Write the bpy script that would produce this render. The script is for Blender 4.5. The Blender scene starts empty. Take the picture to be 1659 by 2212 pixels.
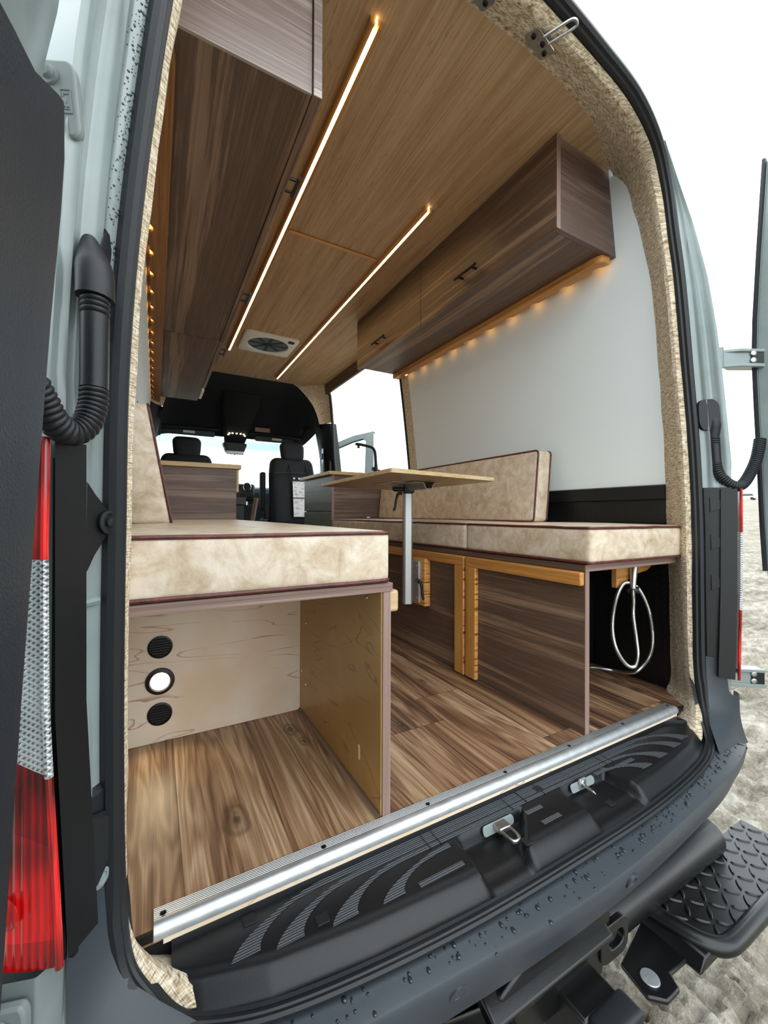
import bpy, math, random
from math import sin, cos, pi, radians, sqrt
from mathutils import Vector, Matrix, noise as mnoise
random.seed(7)
C = bpy.context.scene.collection
ORG = {}

# ------------------------------------------------------------------ materials
def lin(c):
    return tuple(((v/255)/12.92 if v/255 <= 0.04045 else ((v/255+0.055)/1.055)**2.4) for v in c) + (1.0,)

class M:
    def __init__(s, name, rough=0.5, metal=0.0, spec=0.5, color=None, coat=0.0):
        s.m = bpy.data.materials.new(name); s.m.use_nodes = True
        s.nt = s.m.node_tree; s.b = s.nt.nodes['Principled BSDF']; s.out = s.nt.nodes['Material Output']
        s.set('Roughness', rough); s.set('Metallic', metal); s.set('Specular IOR Level', spec)
        if coat: s.set('Coat Weight', coat); s.set('Coat Roughness', 0.15)
        if color: s.set('Base Color', lin(color))
    def set(s, k, v):
        if hasattr(v, 'is_linked'): s.nt.links.new(v, s.b.inputs[k])
        else: s.b.inputs[k].default_value = v
    def put(s, sock, v):
        if v is None: return
        if hasattr(v, 'is_linked'): s.nt.links.new(v, sock)
        else: sock.default_value = v
    def n(s, t): return s.nt.nodes.new(t)
    def tc(s, scale=(1,1,1), rot=(0,0,0), loc=(0,0,0)):
        t = s.n('ShaderNodeTexCoord'); mp = s.n('ShaderNodeMapping')
        s.nt.links.new(t.outputs['Object'], mp.inputs['Vector'])
        mp.inputs['Scale'].default_value = scale; mp.inputs['Rotation'].default_value = rot; mp.inputs['Location'].default_value = loc
        return mp.outputs[0]
    def noise(s, vec, scale=5, detail=4, rough=0.5, dist=0.0):
        t = s.n('ShaderNodeTexNoise'); s.put(t.inputs['Vector'], vec)
        t.inputs['Scale'].default_value = scale; t.inputs['Detail'].default_value = detail
        t.inputs['Roughness'].default_value = rough; t.inputs['Distortion'].default_value = dist
        return t.outputs['Fac']
    def voro(s, vec, scale=5, feat='F1', out='Distance', rnd=1.0):
        t = s.n('ShaderNodeTexVoronoi'); t.feature = feat; s.put(t.inputs['Vector'], vec); t.inputs['Scale'].default_value = scale
        t.inputs['Randomness'].default_value = rnd
        return t.outputs[out]
    def math(s, op, a, b=0.0, c=0.0):
        t = s.n('ShaderNodeMath'); t.operation = op
        s.put(t.inputs[0], a); s.put(t.inputs[1], b); s.put(t.inputs[2], c)
        return t.outputs[0]
    def mix(s, f, a, b, mode='MIX'):
        t = s.n('ShaderNodeMix'); t.data_type = 'RGBA'; t.blend_type = mode
        s.put(t.inputs[0], f); s.put(t.inputs[6], a); s.put(t.inputs[7], b)
        return t.outputs[2]
    def ramp(s, f, stops, interp='LINEAR'):
        t = s.n('ShaderNodeValToRGB'); t.color_ramp.interpolation = interp
        e = t.color_ramp.elements
        while len(e) < len(stops): e.new(0.5)
        for i, (p, c) in enumerate(stops):
            e[i].position = p; e[i].color = c if len(c) == 4 else lin(c)
        s.put(t.inputs[0], f); return t.outputs[0]
    def bramp(s, f, p0, p1):
        t = s.n('ShaderNodeMapRange'); t.interpolation_type = 'SMOOTHSTEP'
        s.put(t.inputs[0], f); t.inputs[1].default_value = p0; t.inputs[2].default_value = p1
        return t.outputs[0]
    def sep(s, v):
        t = s.n('ShaderNodeSeparateXYZ'); s.put(t.inputs[0], v); return t.outputs
    def comb(s, x, y, z):
        t = s.n('ShaderNodeCombineXYZ'); s.put(t.inputs[0], x); s.put(t.inputs[1], y); s.put(t.inputs[2], z); return t.outputs[0]
    def vmath(s, op, a, b):
        t = s.n('ShaderNodeVectorMath'); t.operation = op; s.put(t.inputs[0], a); s.put(t.inputs[1], b); return t.outputs[0]
    def white(s, v, dim='3D'):
        t = s.n('ShaderNodeTexWhiteNoise'); t.noise_dimensions = dim
        s.put(t.inputs['Vector' if dim != '1D' else 'W'], v); return t.outputs['Value']
    def bump(s, h, strength=0.3, dist=0.01):
        t = s.n('ShaderNodeBump'); t.inputs['Strength'].default_value = strength; t.inputs['Distance'].default_value = dist
        s.put(t.inputs['Height'], h); s.nt.links.new(t.outputs[0], s.b.inputs['Normal'])
    def emit(s, col, st):
        s.set('Emission Color', lin(col)); s.set('Emission Strength', st)

AX = {'x': 0, 'y': 1, 'z': 2}
def gscale(ax, along, across):
    v = [across]*3; v[AX[ax]] = along; return tuple(v)

def wood(name, dark, mid, light, ax, rough=0.45, loc=(0,0,0), broad=7.0, coat=0.0, fine=0.35, spec=0.4):
    """streaky laminate / timber with the grain along one axis"""
    m = M(name, rough, spec=spec, coat=coat)
    v1 = m.tc(gscale(ax, 0.22, broad), loc=loc)
    v2 = m.tc(gscale(ax, 1.6, 150), loc=loc)
    b = m.noise(v1, 1.6, 6, 0.66, 0.22)
    f = m.noise(v2, 1.0, 4, 0.65)
    w = m.math('SINE', m.math('MULTIPLY', b, 46.0))
    h = m.math('ADD', m.math('MULTIPLY', b, 1.0), m.math('MULTIPLY', m.math('SUBTRACT', f, 0.5), fine))
    h = m.math('ADD', h, m.math('MULTIPLY', w, 0.022))
    col = m.ramp(h, [(0.30, dark), (0.42, mid), (0.48, tuple((p+q*1.2)/2.2 for p, q in zip(mid, dark))), (0.54, mid), (0.66, light), (0.78, mid)])
    m.set('Base Color', col)
    m.bump(f, 0.12, 0.002)
    return m.m

def ply(name, base, lite, line, ax, rough=0.4, loc=(0,0,0)):
    """maple / birch plywood: pale with thin contour lines"""
    m = M(name, rough, spec=0.4)
    v = m.tc(gscale(ax, 1.1, 4.2), loc=loc)
    b = m.noise(v, 1.5, 3, 0.5, 0.8)
    c = m.math('FRACT', m.math('MULTIPLY', b, 9.0))
    ln = m.math('SUBTRACT', 1.0, m.bramp(c, 0.0, 0.11))
    brk = m.bramp(m.noise(m.tc((5,5,5)), 2.0, 3), 0.36, 0.52)
    ln = m.math('MULTIPLY', ln, brk)
    bl = m.noise(m.tc((2.5, 2.5, 2.5)), 2.0, 3)
    col = m.mix(m.bramp(bl, 0.3, 0.7), lin(base), lin(lite))
    col = m.mix(m.math('MULTIPLY', ln, 0.8), col, lin(line))
    f = m.noise(m.tc(gscale(ax, 6, 120)), 1.0, 3)
    col = m.mix(m.math('MULTIPLY', f, 0.25), col, lin(base))
    m.set('Base Color', col)
    return m.m

def bamboo(name, base, dark, lite, ax, rough=0.4, flecks=0.5, strip=0.0):
    m = M(name, rough, spec=0.45)
    f = m.noise(m.tc(gscale(ax, 3.0, 170)), 1.0, 3, 0.6)
    b = m.noise(m.tc(gscale(ax, 0.8, 14)), 2.0, 3, 0.6)
    d = m.noise(m.tc(gscale(ax, 22, 150)), 1.0, 2, 0.5)
    h = m.math('ADD', m.math('MULTIPLY', f, 0.55), m.math('MULTIPLY', b, 0.45))
    col = m.ramp(h, [(0.3, dark), (0.5, base), (0.7, lite)])
    col = m.mix(m.math('MULTIPLY', m.bramp(d, 0.60, 0.72), flecks), col, lin(dark))
    m.set('Base Color', col); m.bump(f, 0.1, 0.002)
    return m.m

def bamboo_edge(name, ax):
    m = M(name, 0.45)
    v = m.tc(gscale(ax, 95, 1))
    c = m.noise(v, 1.0, 1, 0.4)
    f = m.noise(m.tc((60, 60, 60)), 1.0, 3)
    col = m.ramp(m.math('ADD', c, m.math('MULTIPLY', f, 0.2)), [(0.45, (226, 170, 100)), (0.66, (214, 150, 78)), (0.72, (130, 78, 34))])
    m.set('Base Color', col)
    return m.m

def plain(name, col, rough=0.5, metal=0.0, spec=0.5, var=0.0, bump=0.0, bscale=300, coat=0.0, vs=6):
    m = M(name, rough, metal, spec, col, coat)
    if var:
        n = m.noise(m.tc((vs,)*3), 1.0, 4, 0.6)
        k = lambda s: tuple(max(0, min(255, c*s)) for c in col)
        m.set('Base Color', m.ramp(n, [(0.3, k(1-var)), (0.7, k(1+var))]))
    if bump:
        m.bump(m.noise(m.tc((bscale,)*3), 1.0, 2, 0.5), bump, 0.002)
    return m.m

def leather(name):
    m = M(name, 0.36, spec=0.45)
    a = m.noise(m.tc((13, 13, 13)), 1.2, 6, 0.68, 0.9)
    b = m.noise(m.tc((40, 40, 40)), 1.0, 5, 0.7, 0.4)
    h = m.math('ADD', m.math('MULTIPLY', a, 0.7), m.math('MULTIPLY', b, 0.3))
    m.set('Base Color', m.ramp(h, [(0.34, (180, 155, 126)), (0.46, (207, 187, 162)), (0.58, (225, 210, 190)), (0.72, (234, 223, 208))]))
    cr = m.noise(m.tc((26, 26, 26)), 1.0, 6, 0.7, 1.6)
    wr = m.noise(m.tc((7, 7, 7)), 1.0, 5, 0.6, 2.0)
    m.bump(m.math('ADD', m.math('MULTIPLY', cr, 0.35), wr), 0.28, 0.008)
    return m.m

def burlap(name):
    m = M(name, 0.9, spec=0.15)
    t = m.tc((1, 1, 1))
    x, y, z = m.sep(t)
    j = m.noise(m.tc((14, 14, 14)), 1.0, 2)
    s = m.math('ADD', m.math('ADD', x, y), m.math('MULTIPLY', j, 0.002))
    u = m.noise(m.tc((60, 60, 460)), 1.0, 2, 0.6)
    v = m.noise(m.comb(m.math('MULTIPLY', s, 460.0), 0.0, m.math('MULTIPLY', z, 60.0)), 1.0, 2, 0.6)
    h = m.math('ADD', m.math('MULTIPLY', u, 0.55), m.math('MULTIPLY', v, 0.45))
    m.set('Base Color', m.ramp(h, [(0.38, (136, 114, 86)), (0.5, (208, 190, 162)), (0.6, (240, 230, 212))]))
    m.bump(h, 0.7, 0.004)
    return m.m

def floor_mat(name):
    m = M(name, 0.42, spec=0.45)
    t = m.tc((1, 1, 1)); x, y, z = m.sep(t)
    xs = m.math('DIVIDE', m.math('ADD', x, 5.095), 0.183)
    pi_ = m.math('FLOOR', xs); pf = m.math('FRACT', xs)
    r1 = m.white(m.comb(pi_, 3.3, 1.7))
    ys = m.math('DIVIDE', m.math('ADD', y, m.math('ADD', m.math('MULTIPLY', r1, 1.22), 6.0)), 1.22)
    qi = m.math('FLOOR', ys); qf = m.math('FRACT', ys)
    rr = m.white(m.comb(pi_, qi, 9.1)); r2 = m.white(m.comb(qi, pi_, 4.4))
    off = m.comb(m.math('MULTIPLY', rr, 31.0), m.math('MULTIPLY', r2, 17.0), 0.0)
    vb = m.vmath('ADD', m.comb(m.math('MULTIPLY', x, 7.5), m.math('MULTIPLY', y, 0.72), 0.0), off)
    b = m.noise(vb, 1.0, 3, 0.5, 0.55)
    rings = m.math('SINE', m.math('MULTIPLY', b, 95.0))
    vf = m.vmath('ADD', m.comb(m.math('MULTIPLY', x, 230.0), m.math('MULTIPLY', y, 2.2), 0.0), off)
    f = m.noise(vf, 1.0, 4, 0.7)
    band = m.noise(m.vmath('ADD', m.comb(m.math('MULTIPLY', x, 13.0), m.math('MULTIPLY', y, 0.45), 2.0), off), 1.0, 3, 0.5)
    h = m.math('ADD', m.math('MULTIPLY', rings, 0.048), m.math('MULTIPLY', b, 0.25))
    h = m.math('ADD', h, m.math('ADD', m.math('MULTIPLY', f, 0.36), 0.03))
    h = m.math('ADD', h, m.math('ADD', m.math('MULTIPLY', band, 0.62), -0.085))
    h = m.math('ADD', h, m.math('MULTIPLY', m.math('SUBTRACT', rr, 0.5), 0.10))
    col = m.ramp(h, [(0.38, (58, 40, 31)), (0.49, (104, 75, 55)), (0.56, (136, 102, 76)), (0.64, (168, 135, 103)), (0.76, (206, 180, 147))])
    # knots
    kn = None
    for (kx, ky, kr) in ((-0.60, 0.145, 0.036), (-0.40, 0.44, 0.026), (-0.385, 0.36, 0.018), (-0.10, 0.30, 0.02), (0.14, 0.55, 0.016)):
        dx = m.math('DIVIDE', m.math('SUBTRACT', x, kx), kr); dy = m.math('DIVIDE', m.math('SUBTRACT', y, ky), kr*2.1)
        wob = m.math('MULTIPLY', m.noise(m.tc((34, 22, 1)), 1.0, 3), 1.0)
        d = m.math('ADD', m.math('SQRT', m.math('ADD', m.math('MULTIPLY', dx, dx), m.math('MULTIPLY', dy, dy))), m.math('MULTIPLY', m.math('SUBTRACT', wob, 0.5), 0.8))
        core = m.math('SUBTRACT', 1.0, m.bramp(d, 0.1, 1.15))
        ring = m.math('ADD', m.math('MULTIPLY', m.math('SINE', m.math('MULTIPLY', d, 13.0)), 0.35), 0.65)
        kk = m.math('MULTIPLY', core, ring)
        kn = kk if kn is None else m.math('MAXIMUM', kn, kk)
    col = m.mix(m.math('MULTIPLY', kn, 0.85), col, lin((52, 32, 24)))
    seam = m.math('MAXIMUM', m.math('SUBTRACT', 1.0, m.bramp(m.math('MINIMUM', pf, m.math('SUBTRACT', 1.0, pf)), 0.0, 0.012)),
                  m.math('SUBTRACT', 1.0, m.bramp(m.math('MINIMUM', qf, m.math('SUBTRACT', 1.0, qf)), 0.0, 0.0022)))
    col = m.mix(m.math('MULTIPLY', seam, 0.5), col, lin((60, 42, 28)))
    m.set('Base Color', col)
    m.set('Roughness', m.math('ADD', 0.36, m.math('MULTIPLY', f, 0.16)))
    m.bump(m.math('SUBTRACT', f, m.math('MULTIPLY', seam, 2.0)), 0.12, 0.002)
    return m.m

W_DARK, W_MID, W_LITE = (72, 54, 44), (110, 87, 72), (150, 122, 100)
MAT = {}
MAT['walnut_y'] = wood('walnut_laminate_along', W_DARK, W_MID, W_LITE, 'y', 0.42)
MAT['walnut_x'] = wood('walnut_laminate_cross', (70, 54, 48), (118, 98, 88), (150, 130, 118), 'x', 0.42)
MAT['walnut_rear_lit'] = wood('walnut_laminate_end_lit', (122, 104, 100), (172, 156, 150), (206, 194, 188), 'x', 0.35, spec=0.5)  # paler walnut copy: strong light and reflection put into its colour
MAT['walnut_z'] = wood('walnut_edge_banding', (120, 96, 88), (158, 132, 122), (180, 156, 144), 'z', 0.45, broad=30)
MAT['walnut_ex'] = wood('walnut_edge_banding_cross', (110, 88, 80), (146, 122, 112), (170, 146, 134), 'x', 0.45, broad=40)
MAT['drawer'] = wood('walnut_drawer_reflection', (96, 104, 100), (122, 130, 126), (140, 146, 142), 'y', 0.4, spec=0.6)  # grey-green tone paints the sky reflection over the walnut
MAT['bam_ceiling'] = bamboo('bamboo_ceiling_panel', (186, 152, 114), (146, 112, 78), (206, 176, 138), 'y', 0.5, 0.6)
MAT['bam_y'] = bamboo('caramel_bamboo_along', (196, 136, 70), (150, 94, 42), (222, 166, 96), 'y', 0.35, 0.35)
MAT['bam_x'] = bamboo('caramel_bamboo_cross', (190, 132, 68), (140, 88, 40), (216, 160, 92), 'x', 0.4, 0.35)
MAT['bam_z'] = bamboo('caramel_bamboo_upright', (200, 140, 72), (154, 98, 44), (226, 170, 98), 'z', 0.35, 0.35)
MAT['bam_dark'] = bamboo('dark_bamboo_rail', (142, 94, 48), (100, 62, 28), (172, 118, 64), 'y', 0.4, 0.4)
MAT['bam_edge'] = bamboo_edge('bamboo_end_grain', 'z')
MAT['bam_edge_y'] = bamboo_edge('bamboo_end_grain_along', 'y')
MAT['top'] = bamboo('pale_bamboo_worktop', (204, 176, 132), (170, 138, 96), (226, 204, 166), 'x', 0.4, 0.4)
MAT['top_under'] = bamboo('bamboo_table_underside', (176, 146, 112), (150, 122, 92), (190, 162, 128), 'x', 0.45, 0.2)
MAT['ply'] = ply('maple_plywood', (236, 210, 178), (248, 234, 214), (176, 112, 76), 'x')
MAT['ply_side'] = ply('birch_plywood_amber_shaded', (176, 138, 82), (196, 158, 100), (120, 84, 44), 'y', 0.3)  # amber ply, its colour darkened for the shade and warm light there
MAT['floor'] = floor_mat('vinyl_plank_floor')
MAT['leather'] = leather('cream_mottled_vinyl')
MAT['piping'] = plain('dark_red_piping', (86, 40, 36), 0.35, var=0.25, vs=60, bump=0.4, bscale=160)
MAT['burlap'] = burlap('woven_beige_fabric')
MAT['white'] = plain('white_wall_panel', (234, 243, 246), 0.55, bump=0.15, bscale=500)
MAT['rubber'] = plain('black_rubber_seal', (23, 26, 30), 0.5, var=0.12, bump=0.1, bscale=220)
MAT['black'] = plain('black_plastic', (15, 17, 20), 0.42, bump=0.08, bscale=600)
MAT['blackmatte'] = plain('black_lining', (14, 16, 18), 0.7)
MAT['headliner'] = plain('black_headliner', (20, 24, 27), 0.85, bump=0.2, bscale=400)
MAT['bumper'] = plain('grey_bumper_plastic', (54, 61, 68), 0.42, var=0.05, bump=0.07, bscale=700)
MAT['steelblack'] = plain('black_powder_coat', (11, 12, 14), 0.36, var=0.15, bump=0.06, bscale=500, coat=0.15)
MAT['paint'] = plain('sage_grey_paint', (138, 150, 149), 0.25, spec=0.5, var=0.05, vs=9, coat=0.4)
MAT['paintmatte'] = plain('sage_grey_primer', (128, 138, 137), 0.5, var=0.06, vs=9)
MAT['trim'] = plain('textured_door_trim', (33, 41, 49), 0.55, spec=0.35, bump=0.4, bscale=420)
MAT['alu'] = plain('brushed_aluminium', (206, 210, 213), 0.45, 0.8, var=0.06, vs=40)
MAT['alumatte'] = plain('anodised_aluminium', (188, 190, 190), 0.4, 0.75)
MAT['steel'] = plain('zinc_plated_steel', (190, 192, 190), 0.3, 0.95, var=0.08, vs=60)
MAT['chrome'] = plain('polished_chrome', (225, 225, 222), 0.12, 1.0)
MAT['seat'] = plain('black_seat_fabric', (28, 32, 36), 0.8, bump=0.3, bscale=500)
MAT['dash'] = plain('dark_dashboard', (46, 58, 64), 0.6, bump=0.2, bscale=400)
MAT['paper'] = plain('white_label_paper', (226, 224, 218), 0.7)
MAT['white_plastic'] = plain('white_vent_plastic', (238, 236, 228), 0.4)
MAT['tan'] = plain('tan_card', (150, 120, 100), 0.7)

def m_black_coin():
    m = M('black_coin_rubber', 0.4, spec=0.5)
    d = m.voro(m.tc((40, 40, 40)), 1.0, rnd=0.0)
    m.set('Base Color', lin((9, 11, 13)))
    m.bump(m.math('SUBTRACT', 1.0, m.bramp(d, 0.34, 0.42)), 0.3, 0.002)
    return m.m
MAT['coin'] = m_black_coin()

def m_rib(name, col, rough, per, metal=0.0, axis=1, strength=0.9, dark=0.6):
    m = M(name, rough, metal)
    c = m.sep(m.tc((1, 1, 1)))[axis]
    w = m.math('SINE', m.math('MULTIPLY', c, 2*pi/per))
    m.set('Base Color', m.ramp(m.math('ADD', m.math('MULTIPLY', w, 0.5), 0.5), [(0.15, tuple(v*dark for v in col)), (0.5, col)]))
    m.bump(w, strength, 0.003)
    return m.m
MAT['tread'] = m_rib('ribbed_step_tread', (92, 99, 106), 0.4, 0.0042)
MAT['alu_rib'] = m_rib('ribbed_aluminium', (216, 219, 221), 0.42, 0.0034, 0.75, 1, 0.6, 0.42)

def m_glass(name, tint, gl=0.08, rough=0.02):
    m = M(name)
    t = m.n('ShaderNodeBsdfTransparent'); t.inputs[0].default_value = lin(tint)
    g = m.n('ShaderNodeBsdfGlossy'); g.inputs['Roughness'].default_value = rough
    x = m.n('ShaderNodeMixShader'); x.inputs[0].default_value = gl
    m.nt.links.new(t.outputs[0], x.inputs[1]); m.nt.links.new(g.outputs[0], x.inputs[2])
    m.nt.links.new(x.outputs[0], m.out.inputs[0])
    return m.m
MAT['glass'] = m_glass('clear_window_glass', (244, 250, 250))
MAT['shade'] = m_glass('teal_shade_band', (150, 192, 198))

def m_lens(name, col, kind):
    m = M(name, 0.12, spec=0.6, coat=0.6)
    t = m.tc((1, 1, 1)); x, y, z = m.sep(t)
    if kind == 'clear':
        a = m.math('SINE', m.math('MULTIPLY', m.math('ADD', z, m.math('MULTIPLY', x, 0.6)), 900.0))
        b = m.math('SINE', m.math('MULTIPLY', m.math('SUBTRACT', z, m.math('MULTIPLY', x, 1.1)), 900.0))
        h = m.math('MAXIMUM', a, b)
        big = m.noise(m.tc((18, 18, 11)), 1.0, 2)
        c = m.ramp(m.math('ADD', m.math('MULTIPLY', h, 0.28), big), [(0.3, (92, 98, 102)), (0.55, (196, 202, 206)), (0.8, (236, 240, 242))])
        m.set('Base Color', c); m.set('Metallic', 0.35); m.bump(h, 0.5, 0.002)
    else:
        a = m.math('SINE', m.math('MULTIPLY', x, 820.0))
        big = m.noise(m.tc((14, 14, 7)), 1.0, 2)
        dk = tuple(v*0.35 for v in col)
        c = m.ramp(m.math('ADD', big, m.math('MULTIPLY', a, 0.05)), [(0.36, dk), (0.5, tuple(v*0.7 for v in col)), (0.62, col)])
        m.set('Base Color', c); m.bump(a, 0.35, 0.002)
        m.set('Emission Color', lin(col)); m.set('Emission Strength', 0.0)
    return m.m
MAT['red'] = m_lens('red_lamp_lens', (206, 16, 20), 'red')
MAT['redbright'] = m_lens('bright_red_reflector', (244, 26, 28), 'red')
MAT['clear'] = m_lens('clear_lamp_lens', (230, 235, 238), 'clear')

def m_emit(name, col, st):
    m = M(name, 0.5, color=col); m.emit(col, st); return m.m
MAT['led'] = m_emit('warm_led_diffuser', (255, 212, 136), 5.0)
MAT['puck'] = m_emit('warm_puck_lens', (255, 226, 176), 5.0)
MAT['notch'] = m_emit('warm_led_dot', (255, 184, 78), 1.6)
MAT['maplight'] = m_emit('map_light_lens', (255, 236, 190), 1.4)

def m_sand():
    m = M('wet_beach_sand', 0.85, spec=0.2)
    a = m.noise(m.tc((1.2, 1.2, 1.2)), 1.0, 6, 0.65)
    b = m.noise(m.tc((60, 60, 60)), 1.0, 4, 0.7)
    c = m.noise(m.tc((9, 13, 9)), 1.0, 4, 0.6)
    h = m.math('ADD', m.math('MULTIPLY', a, 0.35), m.math('ADD', m.math('MULTIPLY', c, 0.4), m.math('MULTIPLY', b, 0.25)))
    m.set('Base Color', m.ramp(h, [(0.36, (84, 77, 64)), (0.5, (146, 138, 124)), (0.62, (188, 182, 169))]))
    gr = m.noise(m.tc((150, 150, 150)), 1.0, 3, 0.6)
    m.bump(m.math('ADD', b, m.math('MULTIPLY', gr, 0.6)), 0.75, 0.012)
    return m.m
MAT['sand'] = m_sand()
MAT['dune'] = plain('dry_dune_grass', (176, 168, 132), 0.9, var=0.25, vs=0.4)

def m_prints():
    m = M('printed_pages', 0.6)
    a = m.noise(m.tc((26, 26, 40)), 1.0, 3, 0.6)
    b = m.noise(m.tc((180, 180, 420)), 1.0, 2, 0.6)
    f = m.math('MULTIPLY', m.bramp(a, 0.5, 0.62), m.bramp(b, 0.45, 0.6))
    m.set('Base Color', m.mix(f, lin((232, 232, 234)), lin((90, 94, 110))))
    return m.m
MAT['print'] = m_prints()

def m_hoseribs(name, col, per):
    return plain(name, col, 0.22, 0.95)
MAT['hose'] = m_hoseribs('steel_spiral_hose', (200, 200, 196), 0.004)

# ------------------------------------------------------------------ geometry
class G:
    def __init__(s): s.v = []; s.f = []; s.mi = []; s.cur = 0
    def add(s, vs, fs):
        o = len(s.v); s.v += [tuple(p) for p in vs]
        for f in fs: s.f.append(tuple(i+o for i in f)); s.mi.append(s.cur)
        return s
    def box(s, x0, x1, y0, y1, z0, z1):
        v = [(x, y, z) for x in (x0, x1) for y in (y0, y1) for z in (z0, z1)]
        return s.add(v, [(0,1,3,2),(4,6,7,5),(0,4,5,1),(2,3,7,6),(0,2,6,4),(1,5,7,3)])
    def obox(s, c, u, v, w):
        c, u, v, w = map(Vector, (c, u, v, w))
        vs = [c+u*a+v*b+w*d for a in (-1,1) for b in (-1,1) for d in (-1,1)]
        return s.add(vs, [(0,1,3,2),(4,6,7,5),(0,4,5,1),(2,3,7,6),(0,2,6,4),(1,5,7,3)])
    def prism(s, pts, ax, d0, d1):
        def mk(p, d):
            q = list(p); q.insert(AX[ax], d); return tuple(q)
        n = len(pts); vs = [mk(p, d0) for p in pts] + [mk(p, d1) for p in pts]
        fs = [(i, (i+1) % n, n+(i+1) % n, n+i) for i in range(n)] + [tuple(range(n-1, -1, -1)), tuple(range(n, 2*n))]
        return s.add(vs, fs)
    def poly3(s, pts, off):
        off = Vector(off); n = len(pts); a = [Vector(p) for p in pts]; b = [p+off for p in a]
        return s.add(a+b, [(i, (i+1) % n, n+(i+1) % n, n+i) for i in range(n)] + [tuple(range(n-1,-1,-1)), tuple(range(n, 2*n))])
    def grid(s, rows, closeu=False, closev=False):
        nr, nc = len(rows), len(rows[0]); vs = [p for r in rows for p in r]; fs = []
        for i in range(nr if closeu else nr-1):
            for j in range(nc if closev else nc-1):
                a, b = i, (i+1) % nr; c, d = j, (j+1) % nc
                fs.append((a*nc+c, a*nc+d, b*nc+d, b*nc+c))
        return s.add(vs, fs)
    def sweep(s, path, prof, closed=False, up=None, caps=True, scale=None):
        """profile points (a,b): a along side vector, b along up vector"""
        P = [Vector(p) for p in path]; n = len(P); rows = []
        prevn = None
        for i in range(n):
            a = P[(i-1) % n] if (closed or i > 0) else P[i]; b = P[(i+1) % n] if (closed or i < n-1) else P[i]
            t = (b-a).normalized()
            if up is not None:
                u = Vector(up(i) if callable(up) else up); sd = t.cross(u).normalized(); uu = sd.cross(t)
            else:
                if prevn is None:
                    h = Vector((0,0,1)) if abs(t.z) < 0.9 else Vector((1,0,0)); prevn = (h - t*h.dot(t)).normalized()
                else: prevn = (prevn - t*prevn.dot(t)).normalized()
                uu = prevn; sd = t.cross(uu)
            k = scale(i) if scale else 1.0
            rows.append([P[i] + sd*(a_*k) + uu*(b_*k) for a_, b_ in prof])
        s.grid(rows, closeu=closed, closev=True)
        if caps and not closed:
            m = len(prof); o = len(s.v) - n*m
            s.f.append(tuple(o+i for i in range(m))); s.mi.append(s.cur)
            s.f.append(tuple(o+(n-1)*m+i for i in range(m-1, -1, -1))); s.mi.append(s.cur)
        return s
    def tube(s, path, r, seg=10, closed=False, scale=None, caps=True):
        return s.sweep(path, [(r*cos(2*pi*k/seg), r*sin(2*pi*k/seg)) for k in range(seg)], closed, scale=scale, caps=caps)
    def cyl(s, a, b, r, seg=20, r2=None):
        a, b = Vector(a), Vector(b)
        return s.sweep([a, b], [(r*cos(2*pi*k/seg), r*sin(2*pi*k/seg)) for k in range(seg)], scale=(lambda i: 1 if i == 0 else (r2/r)) if r2 else None)
    def lathe(s, base, axis, prof, seg=32):
        """prof: (radius, height along axis)"""
        ax = Vector(axis).normalized(); h = Vector((0,0,1)) if abs(ax.z) < 0.9 else Vector((1,0,0))
        u = ax.cross(h).normalized(); w = ax.cross(u); b = Vector(base)
        rows = [[b+ax*hh+(u*cos(2*pi*k/seg)+w*sin(2*pi*k/seg))*rr for k in range(seg)] for rr, hh in prof]
        s.grid(rows, closev=True); m = seg; n = len(prof); o = len(s.v)-n*m
        s.f.append(tuple(o+i for i in range(m))); s.mi.append(s.cur)
        s.f.append(tuple(o+(n-1)*m+i for i in range(m-1,-1,-1))); s.mi.append(s.cur)
        return s
    def rbox(s, c, h, r, n=10, puff=(0,0,0), warp=None):
        """rounded box; puff = outward bulge per axis face"""
        c = Vector(c); h = Vector(h)
        def samples(hh):
            inn = max(hh-r, 0); L = [-hh + r*(1-cos(pi/2*i/4)) for i in range(5)]
            mid = [-inn + 2*inn*i/n for i in range(1, n)]
            return L[:-1] + [-inn] + mid + [inn] + [-q for q in reversed(L[:-1])]
        S = [samples(h[i]) for i in range(3)]
        def pt(p):
            q = Vector([max(-(h[i]-r), min(h[i]-r, p[i])) for i in range(3)]); d = p-q
            if d.length > 1e-9: q = q + d.normalized()*r
            for i in range(3):
                if puff[i]:
                    a, b = (i+1) % 3, (i+2) % 3
                    q[i] += (q[i]/h[i])*puff[i]*(1-(p[a]/h[a])**2)*(1-(p[b]/h[b])**2)
            if warp: q = Vector(warp(q))
            return c+q
        for i in range(3):
            a, b = (i+1) % 3, (i+2) % 3
            for sg in (-1, 1):
                rows = []
                for ua in S[a]:
                    row = []
                    for ub in S[b]:
                        p = Vector((0,0,0)); p[i] = sg*h[i]; p[a] = ua; p[b] = ub; row.append(pt(p))
                    rows.append(row if sg > 0 else row[::-1])
                s.grid(rows)
        return s
    def build(s, name, mat, parent=None, bevel=0.0, seg=2, smooth=True, org=None, weld=False):
        me = bpy.data.meshes.new(name)
        o0 = Vector(org) if org is not None else (ORG[parent.name] if parent is not None else Vector((0,0,0)))
        me.from_pydata([Vector(p)-o0 for p in s.v], [], s.f)
        for m in (mat if isinstance(mat, (list, tuple)) else [mat]): me.materials.append(m)
        if isinstance(mat, (list, tuple)): me.polygons.foreach_set('material_index', s.mi)
        me.validate()
        import bmesh
        bm = bmesh.new(); bm.from_mesh(me)
        if weld: bmesh.ops.remove_doubles(bm, verts=bm.verts, dist=1e-5)
        bmesh.ops.recalc_face_normals(bm, faces=bm.faces); bm.to_mesh(me); bm.free()
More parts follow.
